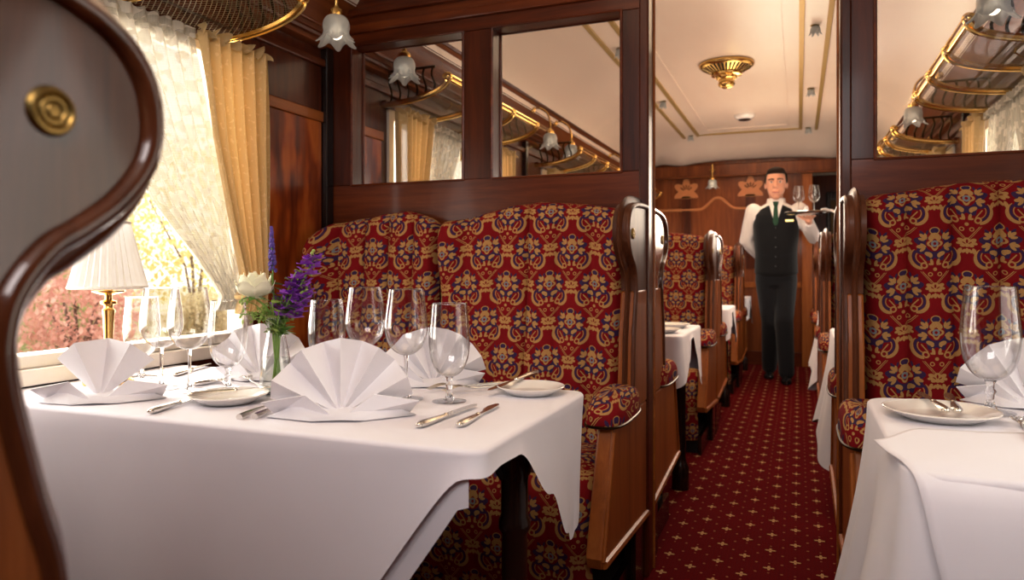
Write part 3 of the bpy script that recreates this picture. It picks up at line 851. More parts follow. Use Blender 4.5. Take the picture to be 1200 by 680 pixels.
# tables, right
RX0, RX1 = .140, .825
for bay, (ya, yb), nm in ((1, (1.12, 1.75), ''), (2, (3.12, 3.72), 'second'), (3, (5.17, 5.76), 'third')):
    make_table(RX0, RX1, ya, yb, -1, 'dark wooden table hidden under the nearest right white cloth' if bay == 1 else 'dark wooden table under the %s white cloth along the right of the aisle' % nm)
    def hemr(px, py, nx, ny, bay=bay, ya=ya, yb=yb):
        if bay == 1:
            a = (.46, .085 + .02 * sin((py - 1.1) * 11), 0, -.03) if nx < 0 else (.02, 0, 0, 0)
            n_ = (.46, .05, 0, 0) if ny < 0 else (.3, .01, 0, 0)
        else:
            t = (py - ya) / (yb - ya)
            a = (lerp(.50, .36, t) + .05 * sin(t * 9), .05, 0, -.10 * (1 - t)) if nx < 0 else (.02, 0, 0, 0)
            n_ = (.42, .03, 0, 0) if ny < 0 else (.34, .02, 0, 0)
        return tuple(lerp(p, q, ny*ny) for p, q in zip(a, n_))
    make_cloth(RX0, RX1, ya, yb, hemr, 'white linen cloth on the nearest right table, under the overlay cloth and plate' if bay == 1 else 'white linen cloth hanging in folds on the %s table along the right of the aisle' % nm,
               rc=.05, wave=.016 if bay > 1 else .012, seed=bay * 2.1, freq=24)
# overlay cloth on the first right table
lh = catmull([(.112, 1.285, .7245), (.122, 1.22, .7245), (.140, 1.15, .722), (.152, 1.108, .700), (.172, 1.082, .60), (.20, 1.068, .50), (.245, 1.06, .36), (.285, 1.055, .24)], 5)
rh = catmull([(.81, 1.43, .7245), (.81, 1.30, .7245), (.81, 1.16, .723), (.81, 1.11, .700), (.81, 1.09, .60), (.81, 1.08, .50), (.81, 1.07, .36), (.81, 1.06, .24)], 5)
nn = len(lh) - 1
def over(u, v):
    i = int(round(v * nn)); a, b = lh[i], rh[i]
    p = a.lerp(b, u)
    y = p.y + (.10 * sst(0, .12, u) * sst(.3, 0, v))
    return (p.x, y - .006 * v * sin(u * 20), p.z + (.0012 * sin(u * 17) if v < .3 else 0))
o = MB().grid(over, 60, nn).build('overlay_cloth', M['linen'], None, smooth=80, solid=.0018)
tag(o, 'white square overlay cloth hanging diagonally over the near edge of the right table', 'tablecloth')

# ------------------------------------------------------------------ tableware
T = TZ + .0015
def fan_napkin(loc, rz, R, n, a0, a1, label, tilt=.03, base=1.0, group=None):
    root = thing('fan_napkin', label, 'napkin', loc, rz, group)
    vs = [(0, 0, .006)]; fs = []
    N = 2 * n
    for i in range(N + 1):
        a = rad(lerp(a0, a1, i / N)); y = -.013 if i % 2 else .013
        rr = R * (1.0 if i % 2 else .965)
        for q in (.5, 1.0):
            vs.append((rr*q*cos(a), (y * 1.3 * q) + tilt*sin(a)*q, .006 + rr*q*sin(a)))
    for i in range(N):
        a, b = 1 + 2*i, 1 + 2*(i+1)
        fs.append((0, a, b)); fs.append((a, a+1, b+1, b))
    MB().add(vs, fs).build('fan', M['napkin'], root, smooth=0, solid=.0022, bevel=0)
    # back support fold and base flaps
    w = R * .98 * base
    vs = [(-w, .012, .001), (-w*.35, -.034, .001), (0, -.040, .004), (w*.35, -.034, .001), (w, .012, .001), (w*.55, .06, .001), (-w*.55, .06, .001), (0, .01, .02), (-w*.55, .008, .024), (w*.55, .008, .024)]
    fs = [(0,1,8),(1,2,7,8),(2,3,9,7),(3,4,9),(4,5,9),(5,6,8,7,9),(6,0,8)]
    MB().add(vs, fs).build('base_fold', M['napkin'], root, smooth=20, solid=.002)
    vs = [(-w*.9, .03, .002), (-w*1.05, .0, .03), (-w*.45, -.012, .045), (-.01, -.02, .006), (.01, -.02, .006), (w*.45, -.012, .045), (w*1.05, .0, .03), (w*.9, .03, .002)]
    MB().add(vs, [(0,1,2,3), (4,5,6,7)]).build('side_flap', M['napkin'], root, smooth=0, solid=.002)
    return root
fan_napkin((-1.36, 1.075, T), rad(34), .128, 2, 38, 138, 'white napkin folded into broad upright panels on the left table in front of the lamp', .02, 1.0)
fan_napkin((-.795, 1.125, T), rad(26), .142, 5, 14, 168, 'largest white fan napkin at the middle of the left table front edge', .03, 1.0)
fan_napkin((-1.26, 1.44, T), rad(24), .135, 5, 18, 162, 'white fan napkin behind the water goblet beside the flower vase', .02, .8)
fan_napkin((-.81, 1.515, T), rad(20), .135, 5, 14, 166, 'white fan napkin behind the pair of glasses near the side plate', .01, .9)
fan_napkin((.43, 1.722, T), rad(-12), .135, 5, 14, 166, 'white fan napkin behind the large glass on the right table', .01, .9)

def wine_glass(kind, label, cat='wine glass', k=1.0, group=None):
    root = thing(kind, label, cat, group=group)
    if kind == 'wine_glass':
        bowl = [(.004,.094),(.014,.096),(.027,.104),(.038,.118),(.0445,.135),(.0465,.150),(.0455,.170),(.0425,.195),(.039,.220),(.0372,.2345)]
        stem = [(.011,.0045),(.006,.010),(.0042,.02),(.0036,.045),(.0036,.075),(.0042,.088),(.006,.0945)]
        foot = [(.001,.0045),(.012,.0045),(.022,.003),(.032,.0018),(.0365,.001),(.0365,.0003),(.001,.0002)]
    else:
        bowl = [(.005,.052),(.016,.055),(.027,.064),(.036,.080),(.041,.098),(.043,.118),(.0428,.138),(.041,.162),(.0385,.188),(.0372,.205)]
        stem = [(.012,.0045),(.007,.012),(.0055,.022),(.006,.030),(.0085,.034),(.006,.039),(.006,.046),(.009,.0525)]
        foot = [(.001,.0045),(.012,.0045),(.024,.003),(.033,.0018),(.036,.001),(.036,.0003),(.001,.0002)]
    sc = lambda q: [(r*k, z*k) for r, z in q]
    pr = [(p.x, p.y) for p in catmull([(r, z, 0) for r, z in sc(bowl)], 3)]
    MB().lathe(pr, seg=40).build('bowl', M['glass'], root, smooth=80)
    b = MB(); pts = [(pr[-1][0]*cos(a), pr[-1][0]*sin(a), pr[-1][1]) for a in [2*PI*i/40 for i in range(40)]]
    b.tube(pts, .0006, 5, closed=True); b.build('rim', M['glass_stem'], root)
    MB().lathe(sc(stem), seg=16, cap=True).build('stem', M['glass_stem'], root, smooth=80)
    MB().lathe(sc(foot), seg=32).build('foot', M['glass'], root, smooth=60)
    return root
wg = wine_glass('wine_glass', 'tall wine glass behind the lamp-side goblet, second glass from the lamp'); wg.location = (-1.377, 1.246, T)
dup(wg, (-1.290, 1.245, T), 0, 'tall wine glass with round bowl third from the lamp, before the gold curtain')
dup(wg, (-.943, 1.432, T), 0, 'tall wine glass standing behind the largest fan napkin')
dup(wg, (-.778, 1.337, T), 0, 'tall wine glass right of the largest fan napkin, its stem in full view')
gb = wine_glass('water_goblet', 'short-stemmed goblet closest to the brass table lamp', 'goblet'); gb.location = (-1.565, 1.355, T)
dup(gb, (-1.215, 1.285, T), 0, 'short-stemmed goblet beside the flower vase')
dup(gb, (-1.035, 1.41, T), 0, 'short-stemmed goblet half hidden behind the largest fan napkin, beside the purple flowers')
dup(gb, (-.681, 1.348, T), 0, 'short-stemmed goblet near the knives at the aisle end of the left table')
gr = wine_glass('water_goblet', 'large blurred goblet on the right table beside the forks', 'goblet', 1.19); gr.location = (.345, 1.635, T)
dup(gr, (.462, 1.612, T), 0, 'large goblet cut by the right edge of the picture')

def plate(R, loc, label):
    root = thing('side_plate', label, 'plate', loc)
    pr = [(.0005,.004),(R*.6,.004),(R*.68,.006),(R*.80,.012),(R*.97,.017),(R,.0185),(R*.995,.0165),(R*.8,.008),(R*.66,.001),(R*.58,0),(R*.55,.002),(.0005,.002)]
    MB().lathe(pr, seg=56).build('dish', M['china'], root, smooth=50)
    pts = [(R*.985*cos(a), R*.985*sin(a), .0183) for a in [2*PI*i/56 for i in range(56)]]
    MB().tube(pts, .0009, 5, closed=True).build('rim', M['china'], root)
    return root
plate(.080, (-1.105, 1.170, T), 'white side plate bearing a butter knife beside the panelled napkin')
plate(.076, (-.555, 1.500, T), 'white side plate at the far aisle corner of the left table, knife leaning on it')
plate(.097, (.245, 1.535, T), 'larger white plate with two knives across it on the right table')

def knife(label, L=.21, butter=False, dark=False):
    root = thing('butter_knife' if butter else 'table_knife', label, 'knife')
    h = L * .42
    MB().tube([(0,0,.005),(0,.008,.005),(0,h*.5,.005),(0,h,.005)], lambda t: .0035 + .003*sin(PI*clamp(t*.9+.15)), 10, squash=1.5).build('handle', M['silver_handle'], root)
    b = MB(); b.ball((0, -.001, .005), .0065, .006, .005, 10, 6); b.ball((0, h+.002, .005), .006, .005, .005, 10, 6); b.build('collar', M['silver'], root)
    bl = L - h
    if butter: out = [(-.003,h),(-.004,h+bl*.3),(-.010,h+bl*.5),(-.0115,h+bl*.75),(-.006,h+bl*.97),(0,h+bl),(.005,h+bl*.9),(.006,h+bl*.5),(.003,h)]
    else: out = [(-.006,h),(-.009,h+bl*.2),(-.010,h+bl*.7),(-.006,h+bl*.95),(.002,h+bl),(.007,h+bl*.9),(.007,h)]
    MB().prism(out, 'z', .0045, .006).build('blade', M['silver'], root, smooth=0)
    return root
def fork(label, L=.19):
    root = thing('fork', label, 'fork')
    def z(y): return .003 + .010 * sst(.55, .8, y / L) - .006 * sst(.85, 1, y / L) + .004*sin(PI*y/L)
    pts = [(0, y, z(y)) for y in [L*i/14*.66 for i in range(15)]]
    MB().tube(pts, lambda t: lerp(.0068, .0025, sst(0, .8, t)), 8, squash=.4 if False else 1).build('handle', M['silver_handle'], root)
    b = MB(); y0 = L * .66
    def hd(u, v):
        y = lerp(y0, L*.78, v); w = lerp(.003, .0115, sst(0, .8, v)); x = lerp(-w, w, u); return (x, y, z(y) - .002*(1-(2*u-1)**2))
    b.grid(hd, 6, 6)
    b.build('head', M['silver'], root, solid=.002)
    b = MB()
    for i in range(4):
        x = -.0098 + i * .00653
        b.tube([(x, y, z(y)) for y in [lerp(L*.77, L, j/6) for j in range(7)]], lambda t: lerp(.0017, .0009, t), 6)
    b.build('tines', M['silver'], root)
    return root
def lay(o, a, b, z=T, tilt=0):
    o.location = (a[0], a[1], z); o.rotation_euler = (tilt, 0, math.atan2(-(b[0]-a[0]), b[1]-a[1])); return o
k1 = knife('silver table knife with thick handle just right of the largest fan napkin'); lay(k1, (-.617, 1.105), (-.60, 1.36))
def kn(a, b, label, z=T, tilt=0): return lay(dup(k1, (0,0,0), 0, label), a, b, z, tilt)
k2 = knife('silver butter knife with broad blade nearest the aisle edge of the left table', .20, True); lay(k2, (-.553, 1.135), (-.565, 1.38))
def bk(a, b, label, z=T, tilt=0): return lay(dup(k2, (0,0,0), 0, label), a, b, z, tilt)
kn((-1.155, 1.02), (-1.205, 1.24), 'silver table knife beside the panelled napkin, handle towards the viewer', T)
bk((-1.15, 1.115), (-1.07, 1.24), 'silver butter knife lying across the front left side plate', T + .017)
bk((-.585, 1.62), (-.625, 1.44), 'silver butter knife leaning on the far side plate, handle towards the patterned seat', T + .026, rad(-5))
kn((-1.33, 1.30), (-1.31, 1.42), 'silver knife lying beyond the front plate before the fan napkin near the vase')
kn((-1.50, 1.40), (-1.56, 1.56), 'silver knife on the window side of the left table behind the tall glasses')
f1 = fork('silver fork at the front of the left table, left of the largest fan napkin'); lay(f1, (-.962, 1.045), (-.99, 1.23))
def fk(a, b, label, z=T): return lay(dup(f1, (0,0,0), 0, label), a, b, z)
fk((-.94, 1.06), (-.965, 1.24), 'second silver fork beside the largest fan napkin, closer to the napkin')
fk((-.615, 1.57), (-.715, 1.44), 'silver fork with tines towards the goblet, left of the far side plate')
fk((-.655, 1.575), (-.755, 1.455), 'silver fork next to the fan napkin behind the goblet at the aisle end')
fk((-1.13, 1.31), (-1.27, 1.40), 'silver fork lying beside the flower vase foot')
fk((-1.155, 1.27), (-1.30, 1.34), 'silver fork between the vase and the front side plate')
bk((.243, 1.475), (.232, 1.66), 'silver knife across the right plate, handle towards the viewer, left of two', T + .021)
bk((.262, 1.48), (.282, 1.665), 'silver knife across the right plate, right of two', T + .021)
fk((.345, 1.36), (.366, 1.56), 'blurred silver fork at the right edge beside the plate on the right table')
fk((.372, 1.36), (.405, 1.56), 'blurred silver fork furthest from the plate on the right table')

# plates on the tables further along
for x, y, lab in ((-.56, 3.45, 'white plate on the second left table of the aisle'), (-.56, 3.16, 'white plate at the near corner of the second left table')):
    plate(.085, (x, y, T), lab)

# ------------------------------------------------------------------ table lamp
root = thing('table_lamp', 'brass table lamp with white pleated shade by the window', 'lamp', (-1.561, 1.256, T))
pr = [(.001,0),(.055,0),(.056,.006),(.050,.012),(.030,.018),(.016,.026),(.012,.034),(.010,.05),(.0095,.09),(.011,.13),(.013,.165),(.0145,.178),(.010,.182),(.010,.19),(.018,.193),(.018,.199),(.008,.203),(.008,.214),(.024,.218),(.036,.222),(.036,.225),(.012,.227),(.008,.235),(.001,.24)]
MB().lathe(pr, seg=28).build('stem', M['brass'], root, smooth=50)
NP = 32
def shade(u, v):
    a = 2*PI*u; z = lerp(.232, .392, v); r = lerp(.085, .046, v ** .95)
    r += .0036 * (1 if int(round(u * NP * 2)) % 2 else -1) * lerp(1, .6, v)
    return (r*cos(a), r*sin(a), z)
sh = MB().grid(shade, NP * 2, 8).build('lamp_shade', M['shade'], root, smooth=0)
b = MB()
for z, r in ((.233, .0855), (.391, .047)):
    b.tube([(r*cos(a), r*sin(a), z) for a in [2*PI*i/48 for i in range(48)]], .0035, 6, closed=True)
b.build('shade_edging', M['white'], sh)

# ------------------------------------------------------------------ vase and flowers
VX, VY = -1.085, 1.292
root = thing('glass_vase', 'clear glass bud vase of flowers at the middle of the left table', 'vase', (VX, VY, T))
pr = [(.001,.004),(.030,.004),(.034,.008),(.0355,.02),(.034,.05),(.029,.085),(.023,.115),(.0195,.135),(.019,.145),(.022,.16),(.0275,.172)]
MB().lathe([(p.x, p.y) for p in catmull([(r,z,0) for r,z in pr], 3)], seg=36).build('body', M['glass'], root, smooth=80)
MB().lathe([(.001,.001),(.031,.001),(.033,.004),(.030,.008),(.001,.0085)], seg=32).build('base', M['glass_stem'], root)
MB().lathe([(.001,.009),(.0325,.009),(.0335,.03),(.031,.06),(.0285,.08),(.001,.08)], seg=28).build('water', M['water'], root, smooth=60)
M['stem'] = flat('green_stem', (.22,.36,.07), .5); M['leaf'] = flat('leaf_green', (.16,.32,.05), .45, var=.3); M['leaf2'] = flat('leaf_yellow_green', (.34,.46,.10), .5, var=.3)
M['rose'] = flat('cream_rose', (.82,.80,.62), .6, var=.04); M['purple'] = flat('purple_petal', (.40,.10,.60), .5, var=.35); M['violet'] = flat('violet_spike', (.13,.07,.36), .5, var=.4)
ex = (cos(math.atan(.4)), sin(math.atan(.4)))            # a handy horizontal direction across the view of the table
def fp(r, z, d=0): return (r*ex[0] - d*ex[1], r*ex[1] + d*ex[0], z)
def leaf(b, p, dirv, L, w):
    p = Vector(p); d = Vector(dirv).normalized(); s = d.cross(Vector((.2,.5,1))).normalized(); nrm = s.cross(d)
    vs = []; n = 6
    for i in range(n + 1):
        t = i/n; ww = w*sin(PI*min(1, t*.92+.06))**.8; c = p + d*L*t - Vector((0,0,1))*L*.25*t*t
        vs += [c - s*ww, c + nrm*(-.15*w), c + s*ww]
    fs = []
    for i in range(n):
        a = 3*i; fs += [(a, a+1, a+4, a+3), (a+1, a+2, a+5, a+4)]
    b.add(vs, fs)
# rose
root = thing('rose', 'cream white rose in the glass vase', 'flower', (VX, VY, T))
C0 = Vector(fp(-.040, .243, -.02))
MB().tube(catmull([(.006,0,.012), fp(-.004,.10), fp(-.012,.18,-.005), tuple(C0 - Vector((0,0,.03)))], 5), .0022, 7).build('stem', M['stem'], root)
b = MB()
for lay_i, (n, r0, zt_, op) in enumerate(((3,.011,.030,-.5),(4,.018,.030,-.35),(5,.026,.027,-.15),(5,.033,.023,.05),(6,.039,.013,.22))):
    for i in range(n):
        a0 = 2*PI*i/n + lay_i*.7; span = 2*PI/n*.66
        def pet(u, v, a0=a0, span=span, r0=r0, zt_=zt_, op=op):
            a = a0 + (u-.5)*2*span*(.5+.5*sin(PI*clamp(v*.75+.25)))
            r = r0*(.30 + .70*sst(0,.5,v)) + op*.016*sst(.55,1,v)
            z = lerp(-.030, zt_, v) - .010*(2*abs(u-.5))**2*v - max(0,op)*.012*sst(.8,1,v)
            return (C0.x + r*cos(a), C0.y + r*sin(a), C0.z + z)
        b.grid(pet, 8, 8)
b.build('bloom', M['rose'], root, smooth=80, solid=.0008)
b = MB()
for i in range(5):
    a = 2*PI*i/5; leaf(b, C0 + Vector((0,0,-.024)), (cos(a), sin(a), -.1), .03, .007)
b.build('sepals', M['leaf'], root, smooth=60)
# purple stocks
def stock(pts, n, label, r=.02, size=.015):
    root = thing('purple_stock', label, 'flower', (VX, VY, T))
    size *= 1.75; n = int(n * .5); P = catmull(pts, 6); MB().tube(P, .0022, 6).build('stem', M['stem'], root)
    b = MB(); g = MB(); m0 = int(len(P)*.5)
    for i in range(n):
        p = P[int(lerp(m0, len(P)-1, i/n))]; a = i*2.4; rr = r*(1-.55*i/n)
        c = p + Vector((rr*cos(a), rr*sin(a), rr*.2)); s = size*(1-.4*i/n)
        for j in range(4):
            q = a + j*PI/2
            d = Vector((cos(q), sin(q), .35)).normalized(); t = Vector((-sin(q), cos(q), 0))
            up = Vector((0,0,s*.25*((j%2)*2-1)))
            b.add([c, c + d*s*.6 + t*s*.6, c + d*s*1.15 + t*s*.45 + up, c + d*s*1.3 + up*.5, c + d*s*1.15 - t*s*.45 + up, c + d*s*.6 - t*s*.6], [(0,1,2,3),(0,3,4,5)])
        g.ball(c, s*.18, seg=6, rings=4)
    b.build('petals', M['purple'], root, smooth=0)
    for i in range(6):
        p = P[-1] + Vector((random.uniform(-.008,.008), random.uniform(-.008,.008), random.uniform(-.004,.014))); g.ball(p, .004, seg=7, rings=5)
    g.build('buds', M['leaf2'], root)
stock([(-.004,.004,.015), fp(.004,.10), fp(.022,.18,-.004), fp(.055,.235,-.012), fp(.082,.285,-.018), fp(.092,.305,-.02)], 40, 'tallest purple stock flower, on the right of the bouquet in the vase', .017, .012)
stock([(.003,-.004,.015), fp(.006,.11), fp(.026,.165,-.006), fp(.052,.195,-.016), fp(.074,.225,-.022)], 34, 'lower purple stock flower drooping at the right of the vase neck', .017, .0125)
stock([(.003,.006,.015), fp(.002,.11), fp(.012,.18,.008), fp(.036,.225,.004), fp(.055,.26,.0)], 30, 'purple stock flower at the middle of the bouquet, behind the leaves', .016, .012)
root = thing('veronica_spike', 'slender violet veronica spike, highest point of the bouquet', 'flower', (VX, VY, T))
P = catmull([(0,0,.015), fp(0,.12), fp(-.008,.22,.01), fp(-.014,.30,.016), fp(-.017,.372,.02)], 6); MB().tube(P, .0016, 6).build('stem', M['stem'], root)
b = MB()
for i in range(90):
    t = i/90; p = P[int(lerp(len(P)*.66, len(P)-1, t))]; a = i*2.4; r = .0075*(1-t*.75)
    b.ball(p + Vector((r*cos(a), r*sin(a), (i%3)*.003)), .0034*(1-.5*t), .0034*(1-.5*t), .005, 6, 4)
b.build('florets', M['violet'], root)
root = thing('leafy_sprig', 'green leaf sprigs filling the bouquet in the vase', 'foliage', (VX, VY, T))
b = MB(); b2 = MB(); st = MB()
for i in range(13):
    a = random.uniform(0, 2*PI); e = (random.uniform(-.01,.055), random.uniform(.18,.275), random.uniform(-.05,.0))
    end = fp(*e); P = catmull([(random.uniform(-.012,.012), random.uniform(-.012,.012), .012), fp(e[0]*.15,.11), fp(e[0]*.5,e[1]*.8,e[2]*.5), end], 4)
    st.tube(P, .0014, 5)
    for j in range(6):
        p = P[len(P)-1-j*2 if len(P)-1-j*2 > 5 else 6]; q = random.uniform(0, 2*PI)
        leaf(b if i % 3 else b2, p, (cos(q), sin(q), random.uniform(.1,.9)), random.uniform(.022,.038), random.uniform(.006,.010))
st.build('stems', M['stem'], root); b.build('leaves', M['leaf'], root, smooth=60); b2.build('pale_leaves', M['leaf2'], root, smooth=60)
root = thing('green_filler_sprig', 'feathery yellow green filler below the cream rose', 'foliage', (VX, VY, T))
b = MB(); st = MB()
for i in range(10):
    e = (random.uniform(-.075,-.02), random.uniform(.17,.215), random.uniform(-.03,.01)); end = fp(*e)
    P = catmull([fp(-.002,.13), fp(e[0]*.5, lerp(.16, e[1], .6), e[2]*.5), end], 4); st.tube(P, .001, 5)
    for j in range(16):
        p = P[random.randrange(3, len(P))] + Vector([random.gauss(0,.007) for _ in range(3)])
        leaf(b, p, [random.gauss(0,1) for _ in range(3)], .009, .0028)
st.build('stems', M['stem'], root); b.build('leaves', M['leaf2'], root, smooth=0)

# ------------------------------------------------------------------ curtains (hung beside the far jamb of each window, mirrored at the near jamb)
def curtain_objs():
    z1, z0 = 1.690, .86
    root = thing('gold_curtain', 'gold damask curtain gathered on a rail beside the first left window, tied back', 'curtain')
    NF = 6
    def fn(u, v):
        z = lerp(z1, z0, v)
        yl = interp([(0, .30), (.35, .245), (.7, .165), (.86, .125), (.90, .120), (1, .15)], v); yr = interp([(0, .0), (.85, .005), (1, .01)], v)
        y = lerp(-yl, -yr, u)
        amp = .020 * (1 - .25*v); x = .064 + amp * sin(u*NF*2*PI + .9*sin(v*3)) + .006*sin(u*31)
        return (x, y, z)
    MB().grid(fn, 120, 30, lambda u, v: (u*.75, v*.9)).build('drape', M['curtain'], root, smooth=80)
    def fr(u, v):
        z = lerp(z1 + .018, z1 - .012, v); y = lerp(-.302, -.012, u)
        return (.064 + .024*sin(u*NF*2*PI + v*2) + .010*sin(u*90), y, z + .006*sin(u*60) + .004*sin(u*37))
    MB().grid(fr, 160, 5, lambda u, v: (u*.75, v*.05)).build('frill', M['curtain'], root, smooth=80)
    b = MB(); ring = [(.062 + .032*sin(a), -.065 + .066*cos(a), .93 + .02*cos(a)) for a in [2*PI*i/28 for i in range(28)]]
    b.tube(ring, .009, 8, closed=True); b.build('tieback', M['curtain'], root)
    lc = thing('lace_curtain', 'white lace curtain swept aside beside the gold curtain of the first left window', 'curtain')
    def fl(u, v):
        z = lerp(z1, .87, v)
        yl = interp([(0, .70), (.15, .66), (.40, .54), (.62, .42), (.80, .27), (.93, .175), (.955, .165), (1, .19)], v)
        yr = interp([(0, .27), (.35, .20), (.7, .12), (.93, .085), (1, .09)], v)
        return (.022 + .012*(1-.2*v)*sin(u*9*2*PI + 1.4*v) , lerp(-yl, -yr, u), z)
    MB().grid(fl, 140, 36, lambda u, v: (u*.6, v*.9)).build('drape', M['lace'], lc, smooth=80)
    def fh(u, v): return (.046 + .008*sin(u*60), lerp(-.70, -.285, u), lerp(z1+.015, z1-.015, v) + .003*sin(u*70))
    MB().grid(fh, 120, 4, lambda u, v: (u*.6, v*.05)).build('heading', M['lace'], lc, smooth=80)
    return root, lc
gc, lc = curtain_objs()
yf = 1.895
gc.location = (XL + .012, yf, 0); lc.location = (XL + .012, yf, 0)
wn = ['first', 'second', 'third', 'fourth']
for k2, (a, b_) in enumerate(WIN):
    for s, xw in ((-1, XL), (1, XR)):
        side = 'left' if s < 0 else 'right'
        for far in (1, 0):
            yy = b_ + .025 if far else a - .025
            if k2 == 0 and s < 0 and far: continue
            if k2 == 0 and s > 0 and not far: pass
            where = 'far' if far else 'near'
            ky = .60 if k2 == 3 else 1.0; sc = (1 if s < 0 else -1, ky if far else -ky, 1); loc = (xw - s*.012, yy, 0)
            dup(gc, loc, 0, 'gold damask curtain at the %s side of the %s window in the %s wall' % (where, wn[k2], side), None, sc)
            dup(lc, loc, 0, 'white lace curtain at the %s side of the %s window in the %s wall' % (where, wn[k2], side), None, sc)
# lace nets straight across the far windows
def net(u, v): return (.012 + .006*sin(u*70), lerp(-.28, .28, u), lerp(1.70, .80, v))
ln_ = MB().grid(net, 90, 6, lambda u, v: (u*.6, v*.9)).build('lace_net', M['lace'], None, smooth=80)
tag(ln_, 'straight white lace net across the second window in the left wall', 'curtain'); ln_.location = (XL + .006, 3.41, 0)
for nm, x, y, sx_ in (('second window in the right wall', XR - .006, 3.41, -1), ('third window in the left wall', XL + .006, 5.45, 1), ('third window in the right wall', XR - .006, 5.45, -1)):
    c = ln_.copy(); COL.objects.link(c); c.location = (x, y, 0); c.scale = (sx_, 1, 1); c['label'] = 'straight white lace net across the ' + nm
tz = thing('curtain_tassel', 'small dark tassel hanging before the second left window net', 'tassel', (XL + .05, 3.42, 1.70))
MB().tube([(0,0,0),(0,0,-.06)], .002, 5).build('cord', M['brass_old'], tz)
MB().lathe([(.001,-.06),(.008,-.066),(.010,-.075),(.007,-.085),(.010,-.09),(.014,-.13),(.001,-.132)], seg=12).build('tuft', M['brass_old'], tz)

# ------------------------------------------------------------------ luggage racks
def make_rack(label):
    root = thing('luggage_rack', label, 'luggage rack')
    L, a, bq = 1.09, .325, .085; Z = 1.803
    def rp(ph, y): return (a*cos(ph), y, Z - bq*sin(ph))
    MB().grid(lambda u, v: rp(lerp(.04, PI/2, v), lerp(.005, L-.005, u)), 30, 12, lambda u, v: (u*L, v*.40)).build('netting', M['net'], root, smooth=80)
    b = MB(); b.tube([(a, 0, Z), (a, L, Z)], .011, 10); b.tube([(a+.012, 0, Z+.016), (a+.012, L, Z+.016)], .006, 8)
    b.build('front_rail', M['brass'], root)
    for y in (0, L/3, 2*L/3, L):
        b = MB(); P = [rp(PI/2*i/16, y) for i in range(17)]
        b.tube(P, .011, 8); b.tube([(p[0]+.012*cos(PI/2*i/16), p[1], p[2]-.010) for i, p in enumerate(P)], .006, 6)
        b.ball((a+.006, y, Z+.006), .020, .020, .020, 12, 8); b.tube([(a, y-.018, Z+.006), (a, y+.018, Z+.006)], .013, 10)
        b.build('rib', M['brass'], root)
    MB().box(0, .03, 0, L, Z - bq - .008, Z - bq + .020).build('wall_bar', M['mahogany_y'], root, smooth=0, bevel=.004)
    for y in (.0, L):
        b = MB()
        for i in range(6):
            d = .05 + i*.042
            zb = Z - bq * math.sqrt(max(0, 1 - (d/a)**2)); zt = Z + .055
            b.tube([(d + .008*sin(t*2*PI), y, lerp(zb, zt, t)) for t in [j/10 for j in range(11)]], .005, 6)
        b.tube([(0, y, Z+.055), (.27, y, Z+.055)], .006, 6)
        b.build('end_grille', M['iron'], root)
    b = MB(); b.tube([(.02, L*.5, Z+.02), (.05, L*.5, Z+.0), (.075, L*.5, Z+.02), (.07, L*.5, Z+.035)], .004, 6); b.build('hook', M['brass'], root)
    return root
rk = make_rack('brass luggage rack with diamond string net above the first left window')
RY = [.66, 2.70, 4.66, 6.60]
rk.location = (XL, RY[0], 0)
for i, y in enumerate(RY):
    if i: dup(rk, (XL, y, 0), 0, 'brass luggage rack above the %s window in the left wall' % wn[i])
    dup(rk, (XR, y, 0), 0, 'brass luggage rack above the %s window in the right wall' % wn[i], None, (-1, 1, 1))

# ------------------------------------------------------------------ lamps
def tulip_mod(r, z, a, t):
    k2 = sst(.35, 1, t); return (r * (1 + .13*k2*cos(6*a)) + .004*k2*cos(12*a), z - .010*k2*cos(6*a))
def make_wall_lamp(label, hang=False):
    root = thing('wall_lamp', label, 'lamp')
    pr = [(.018,.040),(.030,.036),(.040,.022),(.043,.004),(.041,-.012),(.043,-.026),(.052,-.038),(.060,-.045)]
    MB().lathe([(p.x, p.y) for p in catmull([(r,z,0) for r,z in pr], 3)], seg=72, mod=tulip_mod).build('glass_shade', M['frost'], root, smooth=80, solid=.003)
    MB().ball((0,0,-.012), .022, .022, .026, 14, 10).build('bulb', M['bulb'], root)
    MB().lathe([(.001,.075),(.010,.073),(.012,.066),(.022,.060),(.026,.050),(.026,.036),(.001,.036)], seg=20).build('cap', M['brass'], root, smooth=40)
    b = MB()
    if hang: b.tube([(0,0,.07),(0,0,.20)], .006, 8); b.tube([(-.03,0,.14),(.03,0,.14)], .006, 8); b.ball((0,0,.12), .012)
    else:
        b.tube(catmull([(0,0,.07),(0,0,.11),(-.02,0,.17),(-.07,0,.205),(-.12,0,.20)], 6), .0065, 8); b.ball((-.118,0,.198), .022, .022, .022, 12, 8)
    b.build('bracket', M['brass'], root)
    return root
wl = make_wall_lamp('frosted tulip glass lamp in the corner above the first left seat, before the partition'); wl.location = (-1.42, 1.985, 1.795)
for x, y, rz, lab in ((-1.475, 2.52, 0, 'frosted tulip glass lamp seen through the small left pane of the partition'), (-1.45, 4.27, 0, 'frosted tulip glass lamp seen through the wide left pane of the partition'),
        (-1.45, 4.72, 0, 'small distant tulip glass lamp at the corner of the wide left pane'), (.56, 4.29, PI, 'frosted tulip glass lamp below the brass rack, seen through the right pane'),
        (.55, 2.57, PI, 'frosted tulip glass lamp at the top right corner of the picture'), (.56, 1.985, PI, 'frosted tulip glass lamp above the first right seat'),
        (-1.45, 6.25, 0, 'tulip glass lamp above the third left seat'), (.56, 6.25, PI, 'tulip glass lamp above the third right seat')):
    dup(wl, (x, y, 1.81), rz, lab)
el = make_wall_lamp('tulip glass lamp hanging on the inlaid far end wall', True); el.location = (-.845, 7.80, 1.90)
